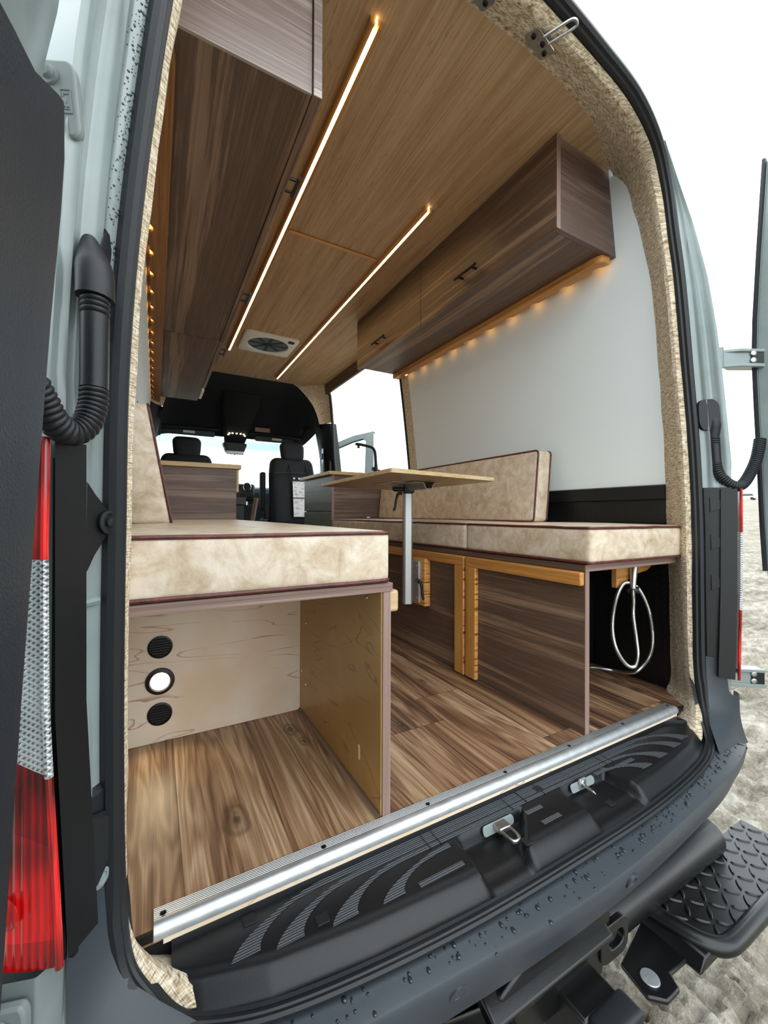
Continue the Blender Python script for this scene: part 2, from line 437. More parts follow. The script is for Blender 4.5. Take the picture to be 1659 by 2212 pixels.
        if smooth:
            me.polygons.foreach_set('use_smooth', [True]*len(me.polygons))
            me.set_sharp_from_angle(angle=radians(38))
        o = bpy.data.objects.new(name, me); C.objects.link(o)
        if parent is not None: o.parent = parent
        elif org is not None: o.location = o0
        ORG[o.name] = o0
        if bevel:
            b = o.modifiers.new('bevel', 'BEVEL'); b.width = bevel; b.segments = seg; b.limit_method = 'ANGLE'; b.angle_limit = radians(40); b.harden_normals = False
        return o

def tag(o, label, cat, group=None):
    o['label'] = label; o['category'] = cat
    if group: o['group'] = group
    return o
def thing(name, loc, label, cat, group=None):
    o = bpy.data.objects.new(name, None); o.empty_display_size = 0.05
    C.objects.link(o); o.location = loc; ORG[o.name] = Vector(loc)
    return tag(o, label, cat, group)
def struct(name, g, mat, **k):
    o = g.build(name, mat, **k)
    if k.get('parent') is None: o['kind'] = 'structure'
    return o
def dup(root, loc, label, group=None):
    r = root.copy(); C.objects.link(r); r.location = loc; r['label'] = label; ORG[r.name] = Vector(loc)
    if group: r['group'] = group
    for ch in list(root.children):
        c = ch.copy(); C.objects.link(c); c.parent = r
        for gch in list(ch.children):
            d = gch.copy(); C.objects.link(d); d.parent = c
    return r
def crom(pts, n=8, closed=False):
    P = [Vector(p) for p in pts]; N = len(P); out = []
    for i in range(N if closed else N-1):
        p0 = P[(i-1) % N] if (closed or i > 0) else P[0]; p1 = P[i]; p2 = P[(i+1) % N]; p3 = P[(i+2) % N] if (closed or i+2 < N) else P[-1]
        for k in range(n):
            t = k/n
            out.append(0.5*((2*p1)+(p2-p0)*t+(2*p0-5*p1+4*p2-p3)*t*t+(3*p1-p0-3*p2+p3)*t**3))
    if not closed: out.append(P[-1])
    return out
def interp(tab, x):
    if x <= tab[0][0]: return tab[0][1:]
    for a, b in zip(tab, tab[1:]):
        if x <= b[0]:
            t = (x-a[0])/(b[0]-a[0]); return tuple(p+(q-p)*t for p, q in zip(a[1:], b[1:]))
    return tab[-1][1:]
def rrect(cx, cy, hx, hy, r, n=6):
    out = []
    for (sx, sy, a0) in ((1,1,0),(-1,1,90),(-1,-1,180),(1,-1,270)):
        for k in range(n+1):
            a = radians(a0+90*k/n); out.append((cx+sx*(hx-r)+r*cos(a), cy+sy*(hy-r)+r*sin(a)))
    return out
# ================================================================== SETTING: the van's shell
# half-profile of the interior wall (z, x)
WALL = [(-0.03, 0.885), (0.0, 0.885), (0.40, 0.872), (0.74, 0.848), (1.0, 0.822), (1.3, 0.788), (1.59, 0.748), (1.75, 0.722), (1.90, 0.700)]
def wx(z): return interp(WALL, z)[0]

g = G(); g.box(-0.93, 0.90, -0.035, 3.35, -0.02, 0.0)
struct('floor', g, MAT['floor'])
g = G(); g.box(-0.96, 0.96, -0.03, 4.6, -0.09, -0.0205); g.box(-0.70, 0.70, -0.05, -0.03, -0.14, -0.06)
struct('floor_base', g, MAT['blackmatte'])
# ceiling, rear edge slightly bowed
g = G(); n = 24
pts = [(-0.72 + 1.44*i/n, 0.033 + 0.2*(-0.72+1.44*i/n)**2) for i in range(n+1)]
g.prism(pts + [(0.72, 3.20), (-0.72, 3.20)], 'z', 1.90, 1.915)
ceil = struct('ceiling', g, MAT['bam_ceiling'])
g = G(); g.box(-0.235, 0.206, 1.052, 1.070, 1.894, 1.9002)
struct('trim_1', g, MAT['bam_edge'], bevel=0.002)
# outer roof
g = G(); g.prism([(-.60, 1.918), (-.58, 1.925), (-.40, 1.940), (0, 1.952), (.40, 1.940), (.58, 1.925), (.60, 1.918)], 'y', .08, 4.0)
struct('roof', g, MAT['paint'])

def wall(name, side, y0, y1, zs, mat, th=0.02):
    g = G(); rows = []
    e = .034 if side < 0 else 0
    inn = [(side*(wx(z)+e), z) for z in zs]; out = [(side*(wx(z)+e+th), z) for z in reversed(zs)]
    g.prism(inn+out, 'y', y0, y1)
    return struct(name, g, mat)
Z_UP = [0.742, 0.85, 1.0, 1.15, 1.3, 1.45, 1.59, 1.75, 1.899]
Z_LO = [0.0, 0.2, 0.4, 0.6, 0.741]
wall('wall_right', 1, 0.045, 1.625, Z_UP, MAT['white'])
wall('wall_left', -1, 0.045, 3.20, Z_UP, MAT['white'])
wall('wall_lower_right', 1, 0.04, 1.72, Z_LO, MAT['coin'])
wall('wall_lower_left', -1, 0.04, 3.20, Z_LO, MAT['blackmatte'])
# black capping strip with fixings under the white panel on the right
g = G(); g.prism([(wx(.742)-0.001, 0.742), (wx(.742)-0.010, 0.738), (wx(.70)-0.010, 0.690), (wx(.70)-0.001, 0.686)], 'y', 0.05, 1.70)
struct('trim_2', g, MAT['black'])
# left wall: a folded return and screw dots
g = G()
for yy, zz in ((0.55, 1.18), (0.95, 1.25), (1.2, 1.05), (1.7, 1.2)):
    g.lathe((-wx(zz)-0.033, yy, zz), (1, 0, 0), [(0.006, 0), (0.005, 0.002), (0.001, 0.003)], 10)
g.prism([(-wx(.9)-.034, .9), (-wx(1.3)-.034, 1.3), (-wx(1.3)-.0325, 1.3), (-wx(.9)-.0325, .9)], 'y', 1.20, 1.204)
struct('trim_3', g, MAT['black'])
# wheel well cover, black, behind the shower hose
g = G(); g.prism([(0.34, 0.0), (1.30, 0.0), (1.30, 0.40), (1.10, 0.455), (0.55, 0.455), (0.34, 0.38)], 'x', 0.80, 0.883)
struct('wall_wheel_well', g, MAT['coin'], bevel=0.02)

# ---- seal line round the rear opening (right half, bottom centre to top centre)
SEAL_R = [(0,-.213,-.060),(.25,-.210,-.060),(.45,-.196,-.060),(.60,-.176,-.058),(.69,-.150,-.052),(.727,-.133,-.039),(.757,-.111,-.013),(.779,-.094,.016),(.791,-.082,.062),(.797,-.072,.14),(.80,-.068,.35),(.799,-.066,.6),(.796,-.057,.85),(.780,-.046,1.1),(.750,-.038,1.38),(.725,-.030,1.55),(.69,-.028,1.70),(.61,-.037,1.805),(.46,-.057,1.855),(.27,-.068,1.878),(.11,-.075,1.893),(0,-.078,1.897)]
loop = SEAL_R + [(-x, y, z) for x, y, z in SEAL_R[-2:0:-1]]
sealpath = crom(loop, 8, closed=True)
def radial(i):
    p = sealpath[i % len(sealpath)]; z = max(0.55, min(1.45, p.z)); x = max(-.45, min(.45, p.x))
    return Vector((p.x-x, 0, p.z-z))
prof = [(.020,-.013),(.022,.004),(.010,.012),(.002,.009),(-.004,.013),(-.014,.013),(-.021,.006),(-.022,-.003),(-.016,-.010),(-.008,-.0095),(-.004,-.0135),(.004,-.014),(.010,-.0105)]
g = G(); g.sweep(sealpath, prof, closed=True, up=radial, scale=lambda i: interp([(-.05, .52), (.0, .72), (.09, 1.0)], sealpath[i % len(sealpath)].z)[0])
seal = g.build('door_seal', MAT['rubber'], org=(0, -.2, -.06), smooth=True)
tag(seal, 'black rubber weatherstrip running right round the rear door opening', 'door seal')

def seal_at(z):
    return interp([(p[2], p[0], p[1]) for p in SEAL_R[5:19]], z)

# ---- fabric wrapped reveal between the seal and walls / ceiling
FAB = [((.66,-.132,-.056),(.64,-.03,-.07)),((.71,-.122,-.046),(.71,-.015,-.06)),((.745,-.108,-.014),(.80,.02,-.045)),((.772,-.095,.02),(.845,.035,.0)),((.781,-.082,.065),(.878,.045,.03)),((.786,-.068,.14),(.880,.05,.14)),((.789,-.062,.35),(.873,.05,.35)),((.788,-.060,.6),(.858,.05,.6)),((.785,-.052,.85),(.838,.05,.85)),((.769,-.041,1.1),(.811,.05,1.1)),((.739,-.033,1.38),(.777,.055,1.38)),((.713,-.025,1.55),(.752,.068,1.55)),((.678,-.022,1.69),(.729,.088,1.69)),((.60,-.030,1.792),(.700,.135,1.855)),((.455,-.048,1.840),(.50,.085,1.897)),((.27,-.058,1.864),(.29,.052,1.898)),((.11,-.064,1.879),(.12,.038,1.898)),((0,-.066,1.884),(0,.035,1.898))]
FL = [a for a in FAB] + [((-a[0], a[1], a[2]), (-b[0], b[1], b[2])) for a, b in FAB[-2::-1]]
oa = crom([a for a, b in FL], 6); ob = crom([b for a, b in FL], 6)
rows = []
for i, (a, b) in enumerate(zip(oa, ob)):
    cen = Vector((max(-.3, min(.3, a.x)), a.y, max(.3, min(1.5, a.z))))
    inward = (cen-a).normalized()
    row = []
    for k in range(9):
        t = k/8
        q = a.lerp(b, t) + inward*(0.012*sin(pi*min(1, t*1.15))**0.6 if 0 < t < 0.88 else 0)
        q += inward*(.0115*math.exp(-((t-.20)/.18)**2)*(1-math.exp(-(t/.07)**2)))
        q += inward*(0.003*mnoise.noise(Vector((q.x*9, q.y*22, q.z*9))))
        row.append(q)
    row = [a + Vector((0, 0.0, 0)) - inward*0.012 + Vector((0, .004, 0))] + row + [b + Vector((0, .02, 0)) - inward*0.015]
    rows.append(row)
g = G(); g.grid(rows)
struct('trim_4', g, MAT['burlap'])

# ---- rear corner pillars of the body
XO = [(-.1,.857,-.138),(.70,.857,-.138),(.80,.858,-.140),(1.02,.852,-.125),(1.22,.842,-.110),(1.41,.826,-.090),(1.60,.792,-.062),(1.72,.725,-.046),(1.80,.645,-.048),(1.86,.56,-.062)]
def pillar_pt(side, s, z, off=0.0):
    sx, sy = seal_at(z); a = Vector((sx+.013, sy-.012, z)); x, y = interp(XO, z); b = Vector((x, y, z))
    nrm = Vector((-(b.y-a.y), (b.x-a.x), 0)); nrm = -nrm.normalized() if nrm.y > 0 else nrm.normalized()
    ridge = 0.0
    if z > .72:
        ridge = .010*math.exp(-((s-.36)/.055)**2) + .007*math.exp(-((s-.82)/.05)**2) - .006*math.exp(-((s-.60)/.09)**2)
    q = a.lerp(b, s) + nrm*(ridge+off)
    return Vector((side*q.x, q.y, q.z))
def pillar(side, y_end):
    g = G(); rows = []
    for i in range(40):
        z = -0.06 + (1.80+.06)*i/39
        r = [pillar_pt(side, k/24, z) for k in range(25)]
        x, y = interp(XO, z)
        if -.03 < z < .17: pass
        sk = interp([(-.1,.985),(.7,.985),(1.0,.968),(1.4,.93),(1.6,.89),(1.72,.84),(1.80,.79)], z)[0]
        r += [Vector((side*(x+(sk-x)*.35), y+.030, z)), Vector((side*(x+(sk-x)*.8), y+.065, z)), Vector((side*sk, y+.13, z)), Vector((side*sk, y_end*.5, z)), Vector((side*sk, y_end, z))]
        rows.append(r)
    g.grid(rows); return g
rear_left = struct('wall_rear_left', pillar(-1, 4.3), MAT['paint'])
rear_right = struct('wall_rear_right', pillar(1, 1.72), MAT['paint'])

# pressed hinge plate with bolts on the left pillar
def hinge_leaf(parent, c, u, v, nrm, name='hinge_leaf'):
    c, u, v, nrm = map(Vector, (c, u, v, nrm))
    g = G(); P = [c + u*a + v*b for a, b in rrect(0, 0, 1, 1, .35)]
    g.poly3(P, nrm*.012)
    h = g.build(name, MAT['paintmatte'], parent, bevel=.003)
    for a, b in ((-.05, .55), (-.15, -.5)):
        q = c + u*a + v*b + nrm*.012
        k = G(); k.lathe(q, nrm, [(.0115, 0), (.0115, .003), (.0075, .0035), (.007, .009), (.003, .010)], 6 if False else 16)
        k.build('bolt', MAT['paintmatte'], h)
    k = G(); q = c + u*.55 + v*(-.1) + nrm*.0125
    uu, vv = u.normalized(), v.normalized()
    for a0, b0, a1, b1 in ((-.006,.014,.006,.014),(-.006,-.014,.006,-.014),(-.006,-.014,-.006,.014),(.006,-.014,.006,.014),(-.003,.009,.003,.009),(-.003,.009,-.003,.006),(0,.003,0,-.002),(-.003,-.006,.003,-.006),(-.003,-.009,.003,-.009),(0,-.009,0,-.006)):
        k.tube([q+uu*a0+vv*b0, q+uu*a1+vv*b1], .0007, 5)
    k.build('stamp', MAT['paintmatte'], h)
    return h
hl = hinge_leaf(rear_left, (-.858, -.100, 1.142), (.026, -.012, 0), (-.004, .0, .046), (-.45, -.89, 0))
# bracket frame between left lamp and opening
g = G(); rows = []
for s, off in ((.52, .004), (.60, .012), (.70, .013), (.73, .006), (.84, .006), (.87, .010), (.95, .010), (.96, .0)):
    rows.append([pillar_pt(-1, s, z, off) for z in [(.095 + .60*k/12) for k in range(13)]])
g.grid(rows); g.build('lamp_bracket', MAT['black'], rear_left)
g = G()
P = [pillar_pt(-1, s, z, .010) for s, z in ((.50,.672),(.50,.556),(.44,.556),(.30,.575),(.10,.594),(-.02,.602),(-.02,.635),(.10,.640),(.30,.655),(.44,.668))]
g.poly3(P, (P[0]-pillar_pt(-1, .5, .672, .016)))
tab = g.build('lamp_bracket_tab', MAT['black'], rear_left, bevel=.002)
g = G(); q = pillar_pt(-1, .06, .618, .012); nn = (pillar_pt(-1, .06, .618, .02)-q).normalized()
g.lathe(q, nn, [(.016, 0), (.016, .003), (.012, .004), (.010, .001), (.006, .001), (.006, .005), (.001, .006)], 20)
g.build('fixing_screw', MAT['rubber'], tab)
# pressed ribs on the grey jamb
for z0, s0, s1 in ((.515, .12, .5),):
    g = G(); g.tube([pillar_pt(-1, s0+(s1-s0)*k/8, z0, .001) for k in range(9)], .006, 8); g.build('pressed_rib', MAT['paint'], rear_left)
g = G(); g.tube(crom([pillar_pt(-1, .50, .42, .0), pillar_pt(-1, .36, .39, .001), pillar_pt(-1, .30, .33, .001), pillar_pt(-1, .30, .22, .0)], 6), .006, 8)
g.build('pressed_rib', MAT['paint'], rear_left)
# dark recess at the foot of the left jamb
g = G(); rows = []
for z in (.27, .262, .22, .19, .165):
    rows.append([pillar_pt(-1, k/10, max(-.06, z), .007 if z < .265 else .0)+Vector((0, 0, min(0, z+.06))) for k in range(-1, 12)])
g.grid(rows); foot = g.build('jamb_foot_cover', MAT['rubber'], rear_left)
g = G(); q = pillar_pt(-1, .16, .155, .010); nn = (pillar_pt(-1, .16, .155, .02)-q).normalized()
g.lathe(q, nn, [(.012, 0), (.012, .003), (.008, .004), (.007, .002), (.001, .002)], 18); g.build('fixing_screw', MAT['paintmatte'], foot)
g = G(); P = [pillar_pt(-1, s, z, .016) for s, z in ((.62,.25),(.05,.235),(.05,.17),(.30,.15),(.62,.17))]; g.poly3(P, (0, .012, 0)); g.build('foot_flap', MAT['rubber'], foot, bevel=.004)
# water beads on the left pillar (far too many to count)
g = G(); rnd = random.Random(3)
for k in range(260):
    z = rnd.uniform(.86, 1.42); s = min(.34, abs(rnd.gauss(.06, .10))+.02); p = pillar_pt(-1, s, z, 0.0004); n2 = (pillar_pt(-1, s, z, .01)-p).normalized(); r = rnd.choice((.0007,.0009,.0011,.0017))
    g.lathe(p, n2, [(r, 0), (r*.9, r*.35), (r*.5, r*.6), (r*.1, r*.68)], 7)
MAT['water'] = M('water_droplet', .04, spec=.8, color=(44, 50, 55)).m
o = g.build('water_beads', MAT['water'], rear_left); o['kind'] = 'stuff'

# ---- tail lamps
def lamp(side, label):
    root = thing('tail_lamp', (side*.90, -.11, .13), label, 'tail lamp')
    def lp(t, z, off=0.0):   # t 0 inner edge .. 1 outer
        xb = interp([(.10, .838), (.167, .840), (.316, .848), (.42, .853), (.60, .855), (.72, .854)], z)[0]
        a = Vector((xb, -.158, z)); b = Vector((.985, -.060, z)); q = a.lerp(b, t)
        q += Vector((.6, -.8, 0))*(.018*sin(pi*min(1, t+.12))+off); return Vector((side*q.x, q.y, q.z))
    def patch(z0, z1, sb, st=0.0, off=.0, t0=0.0, t1=1.0, nz=10):
        return [[lp(t0+(t1-t0)*k/14, z0+(z1-z0)*i/nz + (sb+(st-sb)*i/nz)*(t0+(t1-t0)*k/14), off) for k in range(15)] for i in range(nz+1)]
    g = G(); g.grid(patch(.578, .712, 0)); g.build('red_lens', MAT['red'], root)['label'] = 'dark red upper lens'
    g = G(); g.grid(patch(.658, .668, 0, 0, .001, .1, .9, 2)); g.build('reflector_bar', MAT['redbright'], root)
    g = G(); g.grid(patch(.335, .578, .10, 0)); cl = g.build('clear_lens', MAT['clear'], root); cl['label'] = 'clear middle lens'
    for zz in (.505, .40) if side < 0 else ():
        g = G(); q = lp(.30, zz, .002); nn = (lp(.30, zz, .02)-q).normalized(); g.lathe(q, nn, [(.020, 0), (.018, .003), (.012, .004), (.002, .003)], 20); g.build('bulb_eye', MAT['alumatte'], cl)
    g = G(); g.grid(patch(.255, .335, .09, .10)); g.build('red_lens', MAT['red'], root)
    g = G(); g.grid(patch(.150, .255, 0, .09)); rl = g.build('brake_lens', MAT['redbright'], root); rl['label'] = 'bright red lower lens'
    if side < 0: g = G(); q = lp(.28, .185, .002); nn = (lp(.28, .185, .02)-q).normalized(); g.lathe(q, nn, [(.018, 0), (.015, .002), (.002, .002)], 20); g.build('bulb_eye', MAT['red'], rl)
    g = G(); g.grid(patch(.118, .150, 0)); g.build('lower_trim', MAT['red'], root)
    # inner edge bead: red / clear / red
    for z0, z1, mt in ((.578, .715, MAT['redbright']), (.335, .578, MAT['clear']), (.118, .335, MAT['redbright'])):
        g = G(); g.tube([lp(-.01, z0+(z1-z0)*k/6, .001) for k in range(7)], .0042, 8); g.build('edge_bead', mt, root)
    g = G(); rows = [[lp(-.02, z, -.008), lp(-.02, z, -.05), lp(1.0, z, -.05)] for z in (.118, .4, .715)]; g.grid(rows); g.build('housing', MAT['black'], root)
    return root
lamp(-1, 'red and clear tail lamp beside the dark door panel at the left')
lamp(1, 'tail lamp seen edge-on as a thin red strip at the right rear corner')
# black lamp surround on the right jamb
g = G(); rows = []
for s, off in ((.06, .0), (.08, .010), (.30, .012), (.5, .012), (.75, .012), (.985, .010), (1.0, .0)):
    rows.append([pillar_pt(1, s, z, off) for z in [(.175+.545*k/12) for k in range(13)]])
g.grid(rows); lb = g.build('lamp_bracket', MAT['black'], rear_right)
for zz in (.64, .52, .39):
    g = G(); g.poly3([pillar_pt(1, s, z, .0125) for s, z in ((.25, zz), (.95, zz+.02), (.95, zz+.03), (.25, zz+.05))], (-.001, -.002, 0)); g.build('bracket_rib', MAT['black'], lb, bevel=.001)

# grey hinge bodies below the lamps
def low_hinge(side, parent):
    g = G(); rows = []
    for z in (-.10, .0, .06, .10, .115):
        rows.append([Vector((side*x, y, z)) for x, y in ((.835, -.10), (.848, -.150), (.862, -.162), (.90, -.150), (.965, -.10), (.985, -.02))])
    g.grid(rows); return g.build('hinge_body', MAT['paintmatte'], parent, bevel=.002)
hb = low_hinge(-1, rear_left)
hinge_leaf(hb and rear_left, (-.885, -.158, .055), (.021, -.006, 0), (0, 0, .045), (-.45, -.89, 0))

# ================================================================== REAR DOORS
def slab(zs, edge, y0, y1, side, th):
    g = G(); rows = []
    for z in zs:
        x = edge(z)
        rows.append([Vector((side*x, y0, z)), Vector((side*(x-.004), y0-.012, z)), Vector((side*(x+.006), y0-.05, z)), Vector((side*(x+.012), y1, z)), Vector((side*(x+th), y1, z)), Vector((side*(x+th), y0, z))])
    g.grid(rows, closev=True)
    k = len(rows[0]); o = len(g.v)-k*len(rows)
    g.f.append(tuple(o+i for i in range(k))); g.mi.append(0); g.f.append(tuple(o+(len(rows)-1)*k+i for i in range(k))); g.mi.append(0)
    return g
ed = lambda z: interp([(-.1,.902),(.7,.902),(1.0,.882),(1.13,.866),(1.22,.851),(1.3,.845),(1.85,.78)], z)[0]
door1 = struct('door_1', slab([-.08, .2, .5, .8, 1.0, 1.08, 1.14, 1.2, 1.26, 1.35, 1.6, 1.84], ed, -.15, -.95, -1, .05), MAT['paint'])
door1['label'] = 'open left rear door with dark textured inner trim'
# inner trim panel
def sst0(a, b, x):
    t = max(0, min(1, (x-a)/(b-a))); return t*t*(3-2*t)
def trim_x(z, y):
    x = interp([(-.1,.866),(.24,.8485),(.5,.8365),(.78,.8215),(.95,.810)], z)[0]
    return -(x + .006*sst0(.90, .80, z)*sst0(-.36, -.42, y))
g = G(); rows = []
ztop = lambda y: interp([(-.9,.70),(-.6,.84),(-.42,.906),(-.36,.945),(-.34,.955),(-.33,.935)], y)[0]
ys = [-.90, -.7, -.55, -.46, -.42, -.39, -.365, -.35, -.34, -.333, -.33]
for y in ys:
    zt = ztop(y); r = []
    for k in range(25):
        z = -.08 + (zt+.08)*(k/24); x = trim_x(z, y)
        e = max(0, (k-22)/2); x -= .004*e*e
        if y > -.345: x -= .010*((y+.345)/.015)**2
        r.append(Vector((x, y, z)))
    r.append(Vector((-.885, y+.002, zt)))
    rows.append(r)
rows.append([Vector((-.885, -.33, p.z)) for p in rows[-1]])
g.grid(rows); g.build('inner_trim', MAT['trim'], door1)
# right rear door
ed2 = lambda z: .975
g = G(); prof2 = [(-.178,.45),(-.170,.60),(-.163,.8),(-.155,1.0),(-.150,1.15),(-.152,1.28),(-.162,1.5),(-.178,1.80),(-.95,1.80),(-.95,-.05),(-.21,-.05),(-.192,.3)]
g.prism(prof2, 'x', 1.0, 1.07); door2 = struct('door_2', g, MAT['paint'], bevel=.008)
door2['label'] = 'open right rear door seen edge-on'
g = G(); g.prism([(y+.004, z) for y, z in prof2[:8]] + [(y-.004, z) for y, z in reversed(prof2[:8])], 'x', .985, 1.001); g.build('door_weatherstrip', MAT['rubber'], door2)
def hinge_arm(parent, z, dx):
    # arm from the pillar to the door edge
    g = G()
    x0, y0 = .885, -.088; x1, y1 = 1.0, -.165
    for zz, hh in ((z+.022, .005), (z-.026, .006)):
        g.poly3([(x0+.01, y0-.01, zz-hh), (x0+.05, y0-.05, zz-hh), (x1, y1-.012, zz-hh*1.5), (x1+.02, y1+.02, zz-hh*1.5), (x0+.06, y0-.005, zz-hh)], (0, 0, 2*hh))
    g.obox((.945, -.128, z), (.055, -.037, 0), (.0025, .004, 0), (0, 0, .026))
    a = g.build('hinge_arm', MAT['paint'], parent, bevel=.002)
    g = G(); g.obox((.985, -.160, z), (.016, -.012, 0), (.0016, .002, 0), (0, 0, .024)); g.build('hinge_pad', MAT['black'], a)
    for dz in (.011, -.012):
        g = G(); g.lathe((.972, -.155, z+dz), (-.6, -.8, 0), [(.0085, 0), (.0085, .004), (.006, .005), (.001, .005)], 14); g.build('bolt', MAT['steel'], a)
    g = G(); g.cyl((.895, -.094, z-.034), (.895, -.094, z+.034), .0105, 14); g.build('hinge_pin', MAT['paint'], a)
    return a
hinge_arm(door2, 1.155, 0); hinge_arm(door2, .10, 0)

# ================================================================== BUMPER, SILL, STRIKERS
SEC = [((0,-.216,-.068),(0,-.268,-.082),(0,-.236,-.175)),((.16,-.214,-.068),(.16,-.264,-.082),(.16,-.233,-.175)),((.30,-.209,-.068),(.30,-.254,-.082),(.30,-.226,-.175)),((.45,-.198,-.068),(.47,-.241,-.082),(.47,-.213,-.175)),((.60,-.178,-.067),(.63,-.225,-.082),(.63,-.198,-.175)),((.70,-.156,-.064),(.75,-.206,-.083),(.75,-.178,-.178)),((.765,-.130,-.056),(.86,-.178,-.085),(.86,-.150,-.18)),((.805,-.110,-.040),(.925,-.140,-.088),(.925,-.115,-.18)),((.85,-.09,-.036),(.968,-.075,-.088),(.965,-.055,-.18)),((.90,-.03,-.04),(.992,.03,-.088),(.985,.05,-.18)),((.93,.25,-.04),(1.0,.25,-.088),(.99,.25,-.18))]
SECL = [tuple((-p[0], p[1], p[2]) for p in s) for s in SEC[:0:-1]] + SEC
I3 = [crom([s[k] for s in SECL], 6) for k in range(3)]
rows = []
for a, r, b in zip(*I3):
    rows.append([a + Vector((0, .03, -.02)), a, a.lerp(r, .45), a.lerp(r, .82)+Vector((0,0,.0015)), r + Vector((0, .004, .0022)) , r + (b-r)*.06 + Vector((0,-.001,0)), r.lerp(b, .35)+Vector((0, -.004, 0)), r.lerp(b, .7), b, b + Vector((0, .05, -.01))])
root = thing('rear_bumper', (0, -.25, -.18), 'dark grey plastic rear bumper beaded with rain below the sill', 'bumper')
g = G(); g.grid(rows); g.build('bumper_skin', MAT['bumper'], root)
# corner pieces rising to the hinges, with seam line
def corner(side):
    g = G(); rows = []
    for k in range(22):
        s = -.38 + (1.38 if side > 0 else 1.13)*k/21
        zt = interp([(-.45,.172),(-.1,.172),(.35,.168),(.62,.163),(.66,.140),(.80,.130),(.84,.075),(1.0,.062)], s)[0]
        r = []
        for j in range(12):
            z = zt + (-.084-zt)*j/11
            se = max(s, -.08 - .30*max(0, min(1, (.03-z)/.06)))
            q = pillar_pt(side, se, max(-.045, z), .0075 if s < 1 else .006); q.z = z
            fl = max(0, (.03-z)/.105)**2.2 if side > 0 else 0
            q.y -= .018*fl; q.x += side*.004*fl
            r.append(q)
        rows.append(r)
    for x, y, zt in () if side < 0 else ((.885, -.150, .055), (.91, -.137, .055), (.935, -.115, .05)):
        rows.append([Vector((side*x, y-.018*max(0, (.03-(zt+(-.084-zt)*j/11))/.105)**2.2, zt+(-.084-zt)*j/11)) for j in range(12)])
    g.grid(rows)
    return g.build('bumper_corner', MAT['bumper'], root)
corner(1); corner(-1)
g = G(); g.tube([(.768,-.131,-.0535),(.80,-.153,-.066),(.84,-.172,-.0785),(.852,-.181,-.086),(.85,-.17,-.12)], .0013, 6); g.build('seam_line', MAT['blackmatte'], root)
for sx_, lab in ((-.335, ''), (.10, '')):
    fy = interp([(-.5, -.232), (-.335, -.250), (0, -.268), (.10, -.267), (.3, -.254)], sx_)[0]
    c = Vector((sx_, fy+.0065, -.112)); nn = Vector((0, -.95, -.31))
    g = G(); g.lathe(c, nn, [(.0165, -.002), (.0165, .003), (.0155, .0035), (.0115, .0035), (.011, .0015), (.001, .0025)], 28)
    g.build('parking_sensor', MAT['bumper'], root)
g = G(); rnd = random.Random(11)
for k in range(400):
    i = rnd.randrange(len(I3[0])); 
    if abs(I3[0][i].x) > .80: continue
    t = rnd.uniform(.06, .62) if rnd.random() < .8 else rnd.uniform(.06, .95)
    j = min(i+1, len(I3[0])-1); f = rnd.random()
    a = I3[0][i].lerp(I3[0][j], f); r = I3[1][i].lerp(I3[1][j], f); p = a.lerp(r, t) + Vector((0, 0, .0006 if t > .3 else .0002))
    rr = rnd.choice((.0015, .002, .0026, .0034, .0042)); st = rnd.uniform(1.0, 1.7)
    seg = 9; prof_ = [(1, 0), (.92, .35), (.6, .62), (.15, .72)]
    vs = []
    for q, h in prof_:
        vs.append([p + Vector((rr*q*cos(2*pi*m/seg), rr*st*q*sin(2*pi*m/seg), rr*h*.8)) for m in range(seg)])
    g.grid(vs, closev=True); g.f.append(tuple(len(g.v)-seg+m for m in range(seg))); g.mi.append(0)
o = g.build('water_droplets', MAT['water'], root); o['kind'] = 'stuff'

# ---- sill scuff plate as a moulded surface
def seal_y(x):
    return interp([(p[0], p[1]) for p in SEAL_R[:9]], min(.779, abs(x)))[0]
def sst(a, b, x):
    t = max(0, min(1, (x-a)/(b-a))); return t*t*(3-2*t)
def scuff_z(x, y):
    s = y - seal_y(x)
    z = -.030 + .006*sst(-.060, -.044, y)*0
    z -= .003*sst(.060, .044, s) + .022*sst(.046, .013, s)
    for (xa, xb, xc, xd) in ((-.212, -.012, -.222, -.092), (.100, .285, .098, .292)):
        v = max(0, min(1, (-.083-y)/.085)); l = xa+(xc-xa)*v; r = xb+(xd-xb)*v
        d = sst(l, l+.018, x)*sst(r, r-.018, x)*sst(-.080, -.092, y)
        z -= .025*d*(1-.6*sst(.044, .020, s))
    z -= .0035*sst(.002, -.0, abs(y+.0585)-.0012)*0
    return z
root = thing('sill_scuff_plate', (0, -.10, -.06), 'black moulded step plate with ribbed treads inside the rear sill', 'scuff plate')
g = G(); rows = []
NX, NY = 300, 44
for i in range(NX+1):
    x = -.724 + 1.452*i/NX
    yf = seal_y(x) + .010; yb = -.0415
    if x > .64: yb = -.0415 - .03*((x-.64)/.088)**2
    r = [Vector((x, -.036, -.020)), Vector((x, yb, -.0205)), Vector((x, yb-.002, scuff_z(x, yb)+.001))]
    r += [Vector((x, yb-.002+(yf-yb+.002)*k/NY, scuff_z(x, yb-.002+(yf-yb+.002)*k/NY))) for k in range(NY+1)]
    r += [Vector((x, yf, -.075))]
    rows.append(r)
g.grid(rows)
for R in (rows[0], rows[-1]):
    for a, b in zip(R, R[1:]): g.add([a, b, (b.x, b.y, -.08), (a.x, a.y, -.08)], [(0,1,2,3)])
g.build('plate', MAT['black'], root)
g = G(); g.box(-.738, -.7235, -.132, -.075, -.07, -.034); g.build('end_tab', MAT['rubber'], root, bevel=.004)
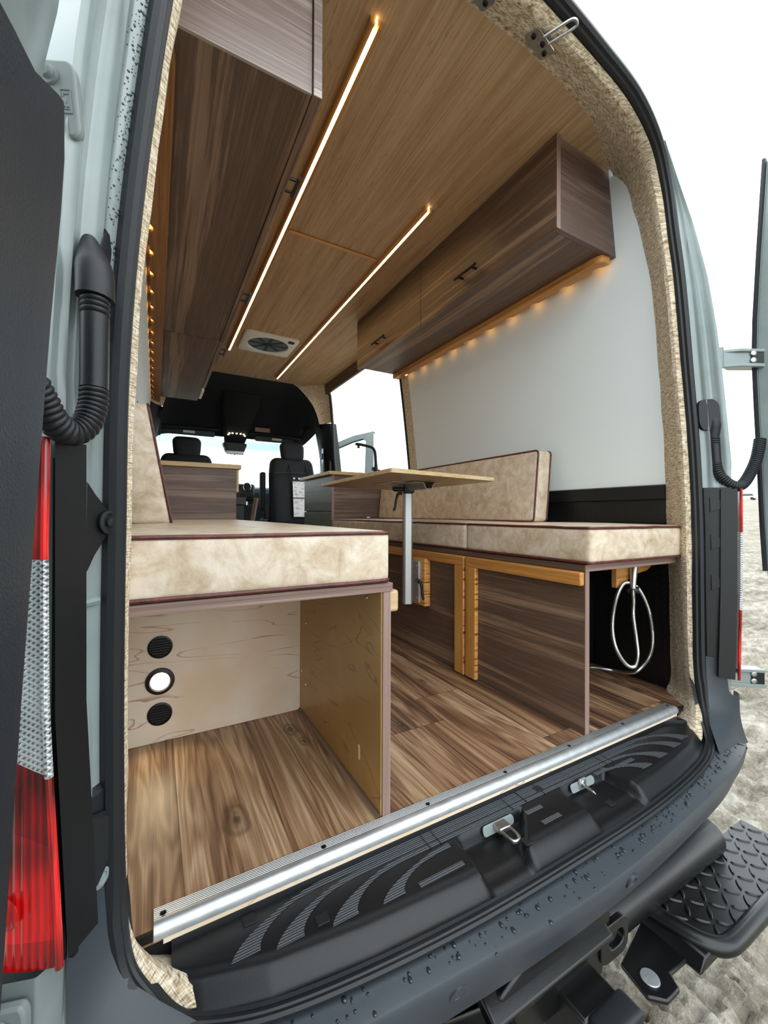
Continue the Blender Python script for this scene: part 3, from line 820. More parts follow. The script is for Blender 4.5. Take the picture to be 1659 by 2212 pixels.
def band(k, sgn, xl):
    ys_ = (-.0495, -.0625, -.0755, -.092)[k]; hw = (.0054, .0054, .0050, .0050)[k]
    xs = (.648, .585, .497, .408)[k]; wb = (.042, .044, .046, .044)[k]; yb = (-.112, -.1235, -.132, -.138)[k]
    top = []; bot = []
    for m in range(13):
        t = m/12; e = sin(t*pi/2)
        yy = yb + (ys_-yb)*e**1.1
        xm = xs - .15*(1-cos(t*pi/2))**0.9 - .02*t
        w = wb*(1-t)**.85
        top.append((xm, yy+hw*sst(.5, 1, t))); bot.append((xm-w-.0001, yy-hw*sst(.5, 1, t)))
    pl = [(-sgn*0 + x, y) for x, y in top] + [(xl, ys_+hw), (xl, ys_-hw)] + bot[::-1]
    return [(sgn*x, y) for x, y in pl]
for k in range(4):
    for sgn in (-1, 1):
        xl = {0: .002, 1: .002, 2: .002, 3: .232}[k]
        P = band(k, sgn, xl); g = G()
        # lay the strip on the plate in thin slices so that it follows the moulding
        g.poly3([(x, y, -.0300) for x, y in P], (0, 0, .0011))
        g.build('tread_strip', MAT['tread'], root)
for x0, y0, x1 in ((-.235, -.1385, -.335), (.02, -.105, -.03), (.035, -.142, -.02), (.385, -.100, .31)):
    g = G(); g.box(min(x0, x1), max(x0, x1), y0-.005, y0+.005, -.030, -.0288); g.build('tread_strip', MAT['tread'], root)
for xx, yy in ((-.612, -.056), (-.508, -.112), (.06, -.062), (-.085, -.157), (.20, -.152)):
    zz = scuff_z(xx, yy)
    g = G(); g.poly3([(a, b, zz-.001) for a, b in rrect(xx, yy, .011, .0095, .003)], (0, 0, .0026)); g.build('fixing_cover', MAT['blackmatte'], root, bevel=.001)
for xx in (-.27, -.245, -.045, .06, .30, .325):
    g = G(); g.box(xx-.0007, xx+.0007, -.083, -.043, -.0302, -.0283); g.build('joint_line', MAT['blackmatte'], root)

def striker(label, x, loopy):
    root = thing('door_striker', (x, -.09, -.04), label, 'door striker')
    g = G(); P = rrect(x, 0, .044, .0100, .008); vs = [(a, -.0865-.006*(.5-b/.023), -.0395+b*.85) for a, b in P]
    g.poly3(vs, (0, -.0025, -.001)); g.build('base_plate', MAT['paint'], root)['label'] = 'pale painted plate in the slot'
    g = G()
    if loopy:
        w = .0115; path = [(x-w, -.088, -.036), (x-w-.001, -.12, -.036), (x-w+.001, -.137, -.0365), (x-w+.006, -.143, -.037), (x+w-.006, -.143, -.037), (x+w-.001, -.137, -.0365), (x+w+.001, -.12, -.036), (x+w, -.088, -.036)]
        g.sweep(crom(path, 5), [(-.0028,-.0042),(.0028,-.0042),(.0034,0),(.0028,.0042),(-.0028,.0042),(-.0034,0)], up=(0,0,1))
        g.box(x-.016, x+.016, -.112, -.09, -.042, -.030); g.build('loop', MAT['steel'], root, bevel=.002)
    else:
        g.lathe((x-.004, -.088, -.036), (-.1, -1, -.06), [(.011, 0), (.011, .006), (.009, .008), (.0042, .009), (.0042, .036), (.0038, .038), (.0008, .045)], 18); g.build('pin', MAT['steel'], root)
        g = G(); g.poly3([(a, -.0905, b) for a, b in rrect(x-.004, -.036, .013, .013, .005)], (0, -.005, 0)); g.build('pin_plate', MAT['alumatte'], root, bevel=.001)
    return root
striker('loop shaped steel striker in the left recess of the black sill plate', -.098, True)
striker('steel pin striker in the right recess of the black sill plate', .185, False)

# ---- aluminium threshold
root = thing('threshold_strip', (0, -.02, 0), 'ribbed aluminium threshold strip along the rear edge of the wood floor', 'threshold')
g = G(); prof_ = [(0.0, -.001), (0.0, .0035), (-.0015, .0045), (-.023, .0045)] ; pr2 = [(-.023, .0044), (-.0245, .0060), (-.030, .0066), (-.036, .0050), (-.0405, .0005), (-.042, -.005), (-.042, -.012), (-.039, -.013), (-.037, -.002), (-.023, -.001)]
g.prism(prof_ + [(-.023, -.001)], 'x', -.748, .742); g.build('ribbed_tread', MAT['alu_rib'], root)
g = G(); g.prism(pr2, 'x', -.748, .742); g.build('nosing', MAT['alu'], root)
for xx in (-.735, -.469, -.231, -.002, .235, .480, .728):
    g = G(); g.lathe((xx, -.0155, .0044), (0, 0, 1), [(.0048, 0), (.0046, .0010), (.0022, .0013), (.0018, .0004), (.0004, .0004)], 12); g.build('screw', MAT['steelblack'], root)
g = G(); g.box(-.735, .735, -.0405, -.034, -.0215, -.0125)
struct('trim_5', g, MAT['ply'])
g = G(); g.box(-.80, -.749, -.040, -.034, -.012, .001); g.box(.745, .80, -.040, -.034, -.012, .001)
struct('trim_6', g, MAT['black'])

# ---- latch strikers on the fabric header
def top_striker(label, c, tilt):
    root = thing('header_striker', c, label, 'door striker')
    c = Vector(c); u = Vector((.93, .05, -.35)).normalized(); v = Vector((.10, -.92, -.36)).normalized(); n = u.cross(v).normalized()
    if n.z > 0: n = -n
    g = G(); g.poly3([c+u*a+v*b for a, b in rrect(0, 0, .036, .024, .009)], n*.003); pl = g.build('mounting_plate', MAT['steel'], root, bevel=.0008)
    for a, b in ((-.024, .0), (.003, .008), (.024, -.002)):
        k = G(); k.lathe(c+u*a+v*b+n*.003, n, [(.0072, 0), (.0068, .002), (.0035, .003), (.003, .001), (.0004, .001)], 12); k.build('bolt', MAT['steelblack'], pl)
    base = c + v*.020 + n*.002; w = u*.010; d = (v*.85+n*.12+Vector((.35,0,.45))).normalized()
    path = [base-w, base-w+d*.03, base-w+d*.062, base-w*.5+d*.072, base+w*.5+d*.072, base+w+d*.062, base+w+d*.03, base+w]
    g = G(); g.tube(crom(path, 5), .0036, 8); g.build('loop', MAT['steel'], root)
    return root
top_striker('steel loop striker bolted to the fabric header, the one fully in view', (.125, -.008, 1.866), 0)
top_striker('steel striker plate on the fabric header, cut off by the top edge', (-.082, -.008, 1.874), 0)
# ================================================================== FURNITURE
def part(name, parent, mat, bevel=.0012, seg=2, label=None, **box):
    g = G()
    for b in box['b'] if isinstance(box['b'][0], (tuple, list)) else [box['b']]: g.box(*b)
    o = g.build(name, mat, parent, bevel=bevel, seg=seg)
    if label: o['label'] = label
    return o
def dot(parent, c, n, r=.003, mat='steel', name='screw'):
    g = G(); g.lathe(c, n, [(r, 0), (r*.9, r*.4), (r*.4, r*.6), (r*.05, r*.5)], 10); return g.build(name, MAT[mat], parent)

# ---- left bench
lb_ = thing('bench', (-.59, 0.0, 0), 'left walnut bench, open at the end with a pale plywood niche', 'bench')
part('top_panel', lb_, [MAT['walnut_ex']], b=(-.865, -.312, -.002, 1.84, .4685, .487))
part('side_panel', lb_, MAT['walnut_y'], b=(-.334, -.3165, .002, 1.84, .001, .468))
part('edge_band', lb_, MAT['walnut_z'], b=(-.3345, -.316, -.0005, .002, .001, .468), bevel=.0004)
lin_ = part('side_lining', lb_, MAT['ply_side'], b=(-.3375, -.3342, .003, .545, .001, .468), bevel=.0003)
for yy, zz in ((.07, .445), (.46, .455), (.49, .29), (.49, .10), (.53, .13)):
    dot(lin_, (-.3375, yy, zz), (-1, 0, 0), .0045)
g = G(); g.poly3([(-.3378, .105+a, .085+b) for a, b in rrect(0, 0, .004, .017, .0038)], (-.0008, 0, 0)); g.build('patch_mark', MAT['ply'], lin_)
part('back_panel', lb_, MAT['ply'], b=(-.865, -.3378, .545, .560, .001, .468), bevel=.0003)
g = G(); g.prism([(-.3385, .001), (-.347, .001), (-.3385, .0085)], 'y', .004, .544); g.build('floor_bead', MAT['walnut_y'], lb_)
part('batten', lb_, MAT['top'], b=(-.3155, -.2885, .012, 1.80, .421, .4675), bevel=.006, seg=3, label='pale bamboo batten along the aisle side')

def round_vent(z, label):
    root = thing('air_vent', (-.735, .545, z), label, 'air vent', 'round vents in the plywood niche')
    g = G(); g.lathe((-.735, .5445, z), (0, -1, 0), [(.030, -.001), (.031, 0), (.0305, .0035), (.0275, .0042), (.0262, .0015)], 40); g.build('frame', MAT['black'], root)
    g = G(); g.lathe((-.735, .5443, z), (0, -1, 0), [(.0262, 0), (.0001, .0002)], 30); g.build('backing', MAT['blackmatte'], root)
    for k in range(-3, 4):
        h = k*.007; w = sqrt(.0258**2-h*h); g = G(); g.obox((-.735, .5425, z+h), (w, 0, 0), (0, .0012, -.0012), (0, .0004, .0004)); g.build('slat', MAT['rubber'], root)
round_vent(.262, 'black round louvre vent above the lit puck lamp in the plywood niche')
round_vent(.078, 'black round louvre vent below the lit puck lamp in the plywood niche')
root = thing('puck_light', (-.735, .545, .168), 'lit round puck lamp with black ring in the plywood niche', 'lamp')
g = G(); g.lathe((-.735, .5448, .168), (0, -1, 0), [(.036, -.001), (.0365, .001), (.035, .006), (.026, .0075), (.0255, .003)], 44); g.build('ring', MAT['black'], root)
g = G(); g.lathe((-.735, .5446, .168), (0, -1, 0), [(.0256, .002), (.02, .0045), (.0001, .0055)], 36); g.build('lens', MAT['puck'], root)

# ---- right bench, near and far cabinets
def grained(name, root, mats, bx, bevel):
    g = G(); g.box(*bx); g.mi = [0, 0, 1, 1, 0, 0]
    return g.build(name, mats, root, bevel=bevel, seg=3)
def frame(root, y0, y1, stile_y0, stile_y1, zb, near_end):
    x0, x1 = .3065, .325
    grained('frame_rail', root, [MAT['bam_y'], MAT['bam_y']], (x0, x1, y0, y1, .4275, .4665), .004)
    grained('frame_stile', root, [MAT['bam_z'], MAT['bam_edge']], (x0, x1-.0002, stile_y0, stile_y1, zb, .430), .004)
rb1 = thing('bench_cabinet', (.59, 0, 0), 'near right walnut bench cabinet with bamboo frame, open at the rear', 'cabinet')
part('front_panel', rb1, MAT['walnut_y'], b=(.3252, .343, .002, .505, .001, .4675), bevel=.0006)
part('edge_band', rb1, MAT['walnut_z'], b=(.3248, .3435, -.0005, .002, .001, .4675), bevel=.0004)
part('top_panel', rb1, [MAT['walnut_y']], b=(.3245, .846, .0, .533, .468, .487))
part('edge_band', rb1, MAT['walnut_ex'], b=(.3245, .846, -.0025, -.0001, .468, .487), bevel=.0004)
frame(rb1, .002, .500, .443, .500, .004, True)
rb2 = thing('bench_cabinet', (.59, 1.2, 0), 'far right walnut bench cabinet with bamboo frame behind the table post', 'cabinet')
part('front_panel', rb2, MAT['walnut_y'], b=(.3252, .343, .506, 1.93, .001, .4675), bevel=.0006)
part('top_panel', rb2, [MAT['walnut_y']], b=(.3245, .846, .534, 1.93, .468, .487))
frame(rb2, .5105, 1.90, .5105, .567, .002, False)
# corner bracket under the right bench
root = thing('shelf_bracket', (.74, .085, .46), 'bamboo gusset bracket under the right bench overhang holding the shower head', 'bracket')
P = [(.613, .4675), (.613, .384), (.640, .384), (.655, .388), (.672, .402), (.70, .418), (.75, .427), (.795, .432), (.822, .444), (.838, .462), (.842, .4675)]
g = G(); g.prism(P, 'y', .085, .103); g.build('gusset', MAT['bam_x'], root, bevel=.0015)
for xx, zz in ((.635, .45), (.63, .405), (.78, .45), (.815, .45)): dot(root, (xx, .085, zz), (0, -1, 0), .004)

# ---- shower hose
root = thing('shower_hose', (.67, .06, .38), 'coiled steel shower hose with hand spray hanging under the right bench', 'shower')
g = G(); g.lathe((.672, .064, .382), Vector((.026, .012, .084)), [(.0075, -.004), (.0095, 0), (.0098, .02), (.0115, .045), (.0140, .075), (.0148, .086), (.0130, .088)], 24); g.build('spray_head', MAT['steel'], root)
g = G(); g.lathe((.672, .085, .372), Vector((.6, -1, .1)), [(.010, 0), (.0125, .006), (.0125, .034), (.011, .037), (.001, .037)], 20); g.build('holder', MAT['black'], root)
hp = [(.667,.062,.378),(.668,.060,.34),(.670,.062,.288),(.695,.066,.205),(.711,.070,.145),(.692,.070,.112),(.640,.068,.128),(.580,.066,.190),(.559,.066,.258),(.573,.068,.33),(.618,.076,.384),(.664,.080,.400),(.728,.076,.372),(.780,.070,.291),(.804,.070,.19),(.790,.075,.125),(.765,.10,.075),(.79,.15,.045),(.815,.22,.0255),(.800,.275,.020),(.770,.30,.018),(.70,.31,.012)]
hpath = crom(hp, 36); g = G(); per = []
g.tube(hpath, .0066, 10, scale=lambda i: 1.0 if i % 2 else .84); g.build('hose', MAT['hose'], root)

# ---- cushions
def piping(root, P, r=.0042):
    g = G(); g.tube(P, r, 7, closed=True); return g.build('piping', MAT['piping'], root)
def cushion(name, label, x0, x1, y0, y1, z0, z1, group=None, r=.020, warp=None, pipe='z', puff=(.004,.004,.006)):
    cx, cy, cz = (x0+x1)/2, (y0+y1)/2, (z0+z1)/2
    root = thing(name, (cx, cy, z0), label, 'cushion', group)
    h = ((x1-x0)/2, (y1-y0)/2, (z1-z0)/2)
    g = G(); g.rbox((cx, cy, cz), h, r, 9, puff, warp); g.build('cover', MAT['leather'], root, weld=True)
    w = warp or (lambda q: q)
    if pipe == 'z':
        for sg in (-1, 1):
            P = [Vector((cx, cy, cz)) + Vector(w(Vector((a, b, sg*(h[2]-.0045))))) for a, b in rrect(0, 0, h[0]-.001, h[1]-.001, r, 5)]
            Q = []
            for i, p in enumerate(P):
                q = P[(i+1) % len(P)]; m = max(1, int((q-p).length/.06)); Q += [p.lerp(q, k/m) for k in range(m)]
            Q = [p + Vector((0, 0, .0016*mnoise.noise(p*14))) for p in Q]
            piping(root, Q)
    else:
        for sg in (-1, 1):
            P = [Vector((cx, cy, cz)) + Vector(w(Vector((sg*(h[0]-.0045), a, b)))) for a, b in rrect(0, 0, h[1]-.001, h[2]-.001, r, 5)]
            Q = []
            for i, p in enumerate(P):
                q = P[(i+1) % len(P)]; m = max(1, int((q-p).length/.06)); Q += [p.lerp(q, k/m) for k in range(m)]
            piping(root, Q)
    return root
cushion('seat_cushion', 'wide cream seat cushion with red piping on the left bench', -.862, -.320, -.006, 1.835, .489, .596, r=.014)
cushion('seat_cushion', 'near cream seat cushion on the right bench, at the rear opening', .3215, .845, -.022, .512, .4895, .597, r=.016)
cushion('seat_cushion', 'far cream seat cushion on the right bench, under the table', .3215, .845, .517, 1.925, .4895, .597, r=.016)
def wl(q):   # wedge: thick at the foot, thin at the head, leaning on the wall
    t = (q.z+.18)/.36; half = .055
    xr = .010*(1-t) - .058*t; xl = -.004 - .016*t
    k = (q.x+half)/(2*half)
    return Vector((-half + xl + k*(2*half + xr - xl), q.y, q.z))
cushion('back_cushion', 'cream back cushion leaning on the left wall', -.820, -.710, .70, 1.82, .598, .968, r=.016, warp=wl, pipe='x', puff=(.004, .006, .004))
def wr(q): return Vector((q.x + .030*(q.z+.155)/.31, q.y, q.z))
cushion('back_cushion', 'long cream back cushion standing on the right bench behind the table', .672, .760, .487, 1.90, .600, .913, r=.016, warp=wr, pipe='x', puff=(.006, .004, .004))

# ---- table
tb = thing('table', (.21, .80, .24), 'swivel table with pale bamboo top on an aluminium post', 'table')
c0, c1, c3 = Vector((-.086, .397, 0)), Vector((.450, .485, 0)), Vector((-.038, 1.165, 0)); c2 = c1+(c3-c0)
quad = [c0, c1, c2, c3]; P = []
for i in range(4):
    p, a, b = quad[i], quad[i-1], quad[(i+1) % 4]; d1 = (a-p).normalized(); d2 = (b-p).normalized(); r = .014
    for k in range(5):
        t = k/4; q = (p+d1*r).lerp(p, t).lerp(p.lerp(p+d2*r, t), t); P.append((q.x, q.y))
g = G(); g.prism(P, 'z', .7655, .7805); g.build('tabletop', MAT['top_under'], tb, bevel=.001)
# exposed laminated edge
g = G(); PP = [Vector((x, y, 0)) for x, y in P]; cen = (c0+c2)/2
rows = [[p+(p-cen).normalized()*.0006+Vector((0,0,.7664)), p+(p-cen).normalized()*.0006+Vector((0,0,.7797))] for p in PP]
g.grid(rows, closeu=True); g.build('tabletop_edge', MAT['bam_edge_y'] if False else MAT['top'], tb)
prof_ = [(-.020,-.013),(-.013,-.020),(.013,-.020),(.020,-.013),(.020,.013),(.013,.020),(-.013,.020),(-.020,.013)]
g = G(); g.sweep([(.225, .790, .238), (.225, .790, .722)], prof_, up=(.35, .94, 0)); post = g.build('post', MAT['alumatte'], tb, bevel=.0008)
g = G(); g.obox((.228, .79, .7430), (.0195, -.007, 0), (.007, .0195, 0), (0, 0, .0200)); bl = g.build('swivel_block', MAT['black'], tb, bevel=.003)
g = G(); g.obox((.2255, .7675, .7430), (.0165, -.0060, 0), (.0006, .0016, 0), (0, 0, .0170)); g.build('block_cover', MAT['dash'], bl, bevel=.001)
g = G(); g.cyl((.205, .80, .741), (.168, .814, .741), .0095, 18); g.cyl((.168, .814, .741), (.163, .816, .741), .0075, 18); g.build('clamp_knob', MAT['black'], tb)
def lever(path, parent, name='clamp_lever'):
    g = G(); g.tube(crom(path, 6), .0065, 10, scale=lambda i: 1.25-.45*min(1, i/16) if i < 17 else .85); return g.build(name, MAT['black'], parent)
lever([(.196, .79, .722), (.182, .795, .7215), (.174, .798, .705), (.170, .80, .68), (.166, .802, .655), (.160, .805, .648)], tb)
g = G(); g.box(.095, .262, .70, .88, .7625, .7654); g.build('mounting_plate', MAT['alumatte'], tb, bevel=.0006)
sh = [(-.030, .7625), (.020, .7625), (.028, .755), (.036, .738), (.062, .738), (.070, .755), (.078, .7625), (.105, .7625), (.105, .7600), (.080, .7600), (.073, .7545), (.0645, .7355), (.0335, .7355), (.0255, .7525), (.019, .7600), (-.030, .7600)]
g = G(); g.prism([(x+.185, z) for x, z in sh], 'y', .640, .90); g.build('slide_rail', MAT['alumatte'], tb, bevel=.0005)
part('wall_rail', tb, MAT['alu'], b=(.281, .293, .785, .843, .236, .420), bevel=.002)
part('backing_block', tb, MAT['bam_edge'], b=(.2935, .3248, .755, .853, .222, .434), bevel=.004, seg=3, label='bamboo block fixed to the bench')
g = G(); g.cyl((.262, .765, .340), (.25, .742, .340), .011, 16); g.build('clamp_boss', MAT['black'], tb)
lever([(.252, .748, .341), (.258, .738, .336), (.262, .733, .315), (.263, .730, .29), (.266, .728, .268), (.270, .726, .262)], tb)
for zz in (.255, .40): dot(tb, (.281, .80, zz), (-1, 0, 0), .005)

# ---- kitchen cabinet and worktop in the sliding door opening
kc = thing('kitchen_cabinet', (.58, 2.2, 0), 'walnut kitchen cabinet with dark drawers beyond the right bench', 'cabinet')
part('carcass', kc, MAT['walnut_x'], b=(.345, .84, 1.942, 2.54, .001, .904))
for z0, z1 in ((.02, .42), (.425, .648), (.653, .900)):
    d = part('drawer', kc, MAT['drawer'], b=(.3265, .3445, 1.946, 2.538, z0, z1), bevel=.0008)
part('side_edge', kc, MAT['walnut_z'], b=(.3265, .3448, 1.9385, 1.9455, .001, .904), bevel=.0005)
wt = thing('worktop', (.58, 2.2, .905), 'pale bamboo worktop on the kitchen cabinet behind the table', 'worktop')
part('slab', wt, MAT['top'], b=(.297, .855, 1.915, 2.58, .9055, .930), bevel=.003)
root = thing('kitchen_faucet', (.70, 1.985, .93), 'black kitchen faucet standing on the worktop against the bright doorway', 'faucet')
g = G(); g.lathe((.70, 1.985, .930), (0, 0, 1), [(.030, 0), (.030, .006), (.022, .014), (.0165, .035), (.0140, .06), (.0125, .075)], 24); g.build('base', MAT['black'], root)
g = G(); g.tube(crom([(.70, 1.985, .99), (.699, 1.99, 1.05), (.697, 2.0, 1.105), (.688, 2.022, 1.135), (.672, 2.06, 1.150), (.655, 2.11, 1.165), (.638, 2.17, 1.180), (.632, 2.19, 1.182)], 6), .0115, 14); g.build('spout', MAT['black'], root)
g = G(); g.cyl((.640, 2.165, 1.176), (.640, 2.165, 1.148), .010, 14); g.build('aerator', MAT['black'], root)
g = G(); g.tube(crom([(.735, 1.975, .955), (.715, 1.98, .962), (.70, 1.985, .965)], 5), .0085, 10); g.box(.68, .692, 1.995, 2.02, .96, .985); g.build('lever', MAT['black'], root)
part('outlet_box', kc, MAT['white_plastic'], b=(.60, .625, 1.934, 1.9415, .603, .612), bevel=.001)

# ---- left storage cabinet
sc = thing('storage_cabinet', (-.6, 2.2, 0), 'walnut storage cabinet at the end of the left bench', 'cabinet')
part('carcass', sc, MAT['walnut_x'], b=(-.87, -.322, 1.852, 2.56, .001, .898))
part('corner_post', sc, MAT['top'], b=(-.3215, -.3065, 1.86, 2.55, .76, .898), bevel=.003)
wt2 = thing('worktop', (-.6, 2.2, .9), 'pale bamboo worktop on the storage cabinet behind the driver seat', 'worktop')
part('slab', wt2, MAT['top'], b=(-.87, -.296, 1.835, 2.58, .8985, .925), bevel=.003)
fr = thing('fridge', (-.4, 2.85, 0), 'dark grey fridge front just past the left storage cabinet', 'fridge')
part('body', fr, MAT['dash'], b=(-.70, -.14, 2.62, 3.02, .001, .70), bevel=.004)
part('lid', fr, MAT['black'], b=(-.70, -.125, 2.61, 3.03, .7005, .762), bevel=.004)
g = G(); g.cyl((-.118, 2.63, .728), (-.118, 2.63, .70), .012, 12); g.build('latch', MAT['chrome'], fr)

# ---- overhead cabinets
def handle(parent, a, b, out, r=.0062):
    a, b, out = Vector(a), Vector(b), Vector(out); d = (b-a).normalized()
    g = G(); g.cyl(a, b, r, 14)
    for t in (.18, .82):
        q = a.lerp(b, t); g.cyl(q, q-out, r*.8, 10)
    return g.build('handle', MAT['steelblack'], parent)
oc = thing('overhead_cabinet', (-.57, .15, 1.59), 'near left walnut overhead cabinet with its pale lit end panel at the top', 'overhead cabinet')
part('bottom_panel', oc, MAT['walnut_y'], b=(-.735, -.443, .152, 1.676, 1.585, 1.602))
part('end_panel', oc, MAT['walnut_rear_lit'], b=(-.728, -.443, .146, .163, 1.586, 1.8985), bevel=.0006)
for y0, y1, h0, h1 in ((.140, .936, .394, .470), (.940, 1.676, 1.094, 1.194)):
    d = part('door', oc, MAT['walnut_y'], b=(-.4415, -.4225, y0, y1, 1.578, 1.897), bevel=.0008)
    handle(d, (-.393, h0, 1.590), (-.393, h1, 1.590), (.030, 0, 0))
part('edge_band', oc, MAT['walnut_rear_lit'], b=(-.4417, -.4222, .1375, .140, 1.578, 1.897), bevel=.0004)
oc2 = thing('overhead_cabinet', (-.57, 1.68, 1.59), 'far left overhead cabinet, lighter, above the storage cabinet', 'overhead cabinet')
part('bottom_panel', oc2, MAT['walnut_y'], b=(-.735, -.443, 1.680, 3.06, 1.585, 1.602))
d = part('door', oc2, MAT['walnut_y'], b=(-.4415, -.4225, 1.680, 2.62, 1.578, 1.897), bevel=.0008)
handle(d, (-.393, 1.79, 1.590), (-.393, 1.909, 1.590), (.030, 0, 0))
part('end_trim', oc2, MAT['white_plastic'], b=(-.4415, -.4225, 2.70, 2.95, 1.576, 1.60), bevel=.001)
part('carcass', oc2, MAT['walnut_y'], b=[(-.735, -.445, 3.045, 3.06, 1.60, 1.897), (-.4415, -.4225, 2.625, 3.06, 1.603, 1.897)])
ro = thing('overhead_cabinet', (.57, .17, 1.59), 'right walnut overhead cabinet with two doors, above the white wall', 'overhead cabinet')
part('bottom_panel', ro, MAT['walnut_y'], b=(.4275, .744, .1875, 1.6895, 1.5905, 1.602))
part('carcass', ro, MAT['walnut_y'], b=[(.428, .735, 1.69, 1.705, 1.602, 1.8985)])
g = G(); g.prism([(.4275, 1.5905), (.7465, 1.5905), (.7245, 1.75), (.704, 1.8985), (.4275, 1.8985)], 'y', .170, .187); g.build('end_panel', MAT['walnut_x'], ro, bevel=.0006)
for y0, y1, h0, h1 in ((.164, .962, .53, .662), (.966, 1.706, 1.298, 1.445)):
    d = part('door', ro, MAT['walnut_y'], b=(.4085, .4265, y0, y1, 1.5835, 1.897), bevel=.0008)
    handle(d, (.380, h0, 1.650), (.380, h1, 1.650), (-.030, 0, 0))
part('edge_band', ro, MAT['walnut_z'], b=(.4085, .4265, .1615, .164, 1.5835, 1.897), bevel=.0004)

# ---- bamboo light rails under the overhead cabinets
def rail(side, y0, y1, dots, label, xin, mats, wid=.026, bite=.011):
    root = thing('light_rail', (side*(xin+.015), y0, 1.5575), label, 'light rail')
    sc_ = .028
    xe = xin+wid
    P2 = [(xin, y1), (xin, y0+.035), (xin+.004, y0+.016), (xin+.012, y0+.004), (xe, y0)]
    for yd in dots:
        P2.append((xe, yd-sc_))
        for k in range(1, 8): P2.append((xe-bite*sin(pi*k/8), yd-sc_+2*sc_*k/8))
        P2.append((xe, yd+sc_))
    P2.append((xe, y1))
    g = G(); g.prism([(side*x, y) for x, y in P2], 'z', 1.5625, 1.5845 if side < 0 else 1.590); g.build('rail', mats, root, bevel=.0015)
    for yd in dots:
        g = G(); g.prism([(side*(xe-bite*.98), yd-.004), (side*(xe-bite*.7), yd-.018), (side*(xe-.001), yd-.020), (side*(xe-.001), yd+.020), (side*(xe-bite*.7), yd+.018), (side*(xe-bite*.98), yd+.004)], 'z', 1.574, 1.580); g.build('led_dot', MAT['notch'], root)
    return root
rail(1, .178, 1.692, [.225+.1508*k for k in range(10)], 'bamboo light rail with warm LED scallops under the right overhead cabinet', .672, MAT['bam_y'], .050, .014)
rail(-1, .17, 3.20, [.352+.1490*k for k in range(19)], 'bamboo light rail with warm LED scallops under the left overhead cabinets', .718, MAT['bam_dark'], .055, .013)
part('backing', bpy.data.objects['light_rail.001'], MAT['bam_dark'], b=(-.7735, -.783, .17, 3.2, 1.578, 1.5845), bevel=0)

# ---- ceiling light bars
def light_bar(label, x0, x1, y0, y1):
    root = thing('light_bar', ((x0+x1)/2, y0, 1.9), label, 'light bar')
    cx = (x0+x1)/2; w = .0062
    g = G(); g.prism([(x0, 1.8998), (x0+.001, 1.884), (x0+.005, 1.880), (cx-w, 1.880), (cx-w, 1.886), (cx+w, 1.886), (cx+w, 1.880), (x1-.005, 1.880), (x1-.001, 1.884), (x1, 1.8998)], 'y', y0, y1); g.build('bamboo_channel', MAT['bam_y'], root)
    g = G(); g.box(cx-w+.0004, cx+w-.0004, y0+.012, y1-.002, 1.8805, 1.8858); g.build('diffuser', MAT['led'], root)
    g = G(); g.tube(crom([(cx, y0+.012, 1.882), (cx+.001, y0+.004, 1.883), (cx, y0-.002, 1.890), (cx-.001, y0-.003, 1.898)], 5), .0016, 6); g.build('lead', MAT['puck'], root)
light_bar('long lit LED bar in bamboo channel on the left half of the ceiling', -.279, -.243, .178, 2.575)
light_bar('lit LED bar in bamboo channel on the right half of the ceiling', .213, .250, .645, 3.06)
# ---- roof vent
root = thing('roof_vent', (-.02, 2.35, 1.9), 'white square roof vent fan in the ceiling between the light bars', 'roof vent')
g = G(); cx, cy = -.02, 2.352
o_ = rrect(cx, cy, .193, .181, .03, 5); n_ = len(o_)
ring = [(cx+.150*cos(2*pi*k/n_+.0), cy+.140*sin(2*pi*k/n_)) for k in range(n_)]
rows = [[(x, y, 1.8998) for x, y in o_], [(x, y, 1.888) for x, y in rrect(cx, cy, .190, .178, .03, 5)], [(x, y, 1.884) for x, y in rrect(cx, cy, .182, .170, .03, 5)], [(x, y, 1.8845) for x, y in ring], [(x, y, 1.893) for x, y in [(cx+(a-cx)*.97, cy+(b-cy)*.97) for a, b in ring]]]
g.grid(rows, closev=True); g.build('frame', MAT['white_plastic'], root)
g = G(); g.lathe((cx, cy, 1.8925), (0, 0, 1), [(.148, 0), (.001, .0005)], 40)
MAT['smoke'] = plain('smoked_fan_screen', (62, 72, 74), .3); g.build('fan_screen', MAT['smoke'], root)
for k in range(8):
    a = 2*pi*k/8; g = G(); g.obox((cx+.075*cos(a), cy+.07*sin(a), 1.8918), (.06*cos(a), .056*sin(a), 0), (-.012*sin(a), .012*cos(a), 0), (0, 0, .0004)); g.build('fan_blade', MAT['dash'], root)
g = G(); g.lathe((cx, cy, 1.892), (0, 0, -1), [(.018, 0), (.016, .004), (.001, .005)], 20); g.build('hub', MAT['black'], root)
part('switch', root, MAT['black'], b=(.095, .135, 2.195, 2.225, 1.876, 1.886), bevel=.002)

# ================================================================== SLIDING DOOR OPENING AND CAB
# fabric strip and seal on the rear edge of the opening
g = G(); rows = []
for z in (.0, .3, .6, .8, 1.0, 1.2, 1.4, 1.58): rows.append([Vector((wx(z)-.002, 1.618, z)), Vector((wx(z)-.006, 1.65, z)), Vector((wx(z)-.004, 1.70, z)), Vector((wx(z)+.03, 1.73, z))])
g.grid(rows); struct('trim_7', g, MAT['burlap'])
g = G(); g.tube([(wx(z)+.012, 1.728, z) for z in (.0, .3, .6, .8, 1.0, 1.2, 1.4, 1.55, 1.70)], .014, 10); s2 = g.build('door_seal', MAT['rubber'], org=(.8, 1.73, 0)); tag(s2, 'black rubber seal on the rear edge of the side door opening', 'door seal')
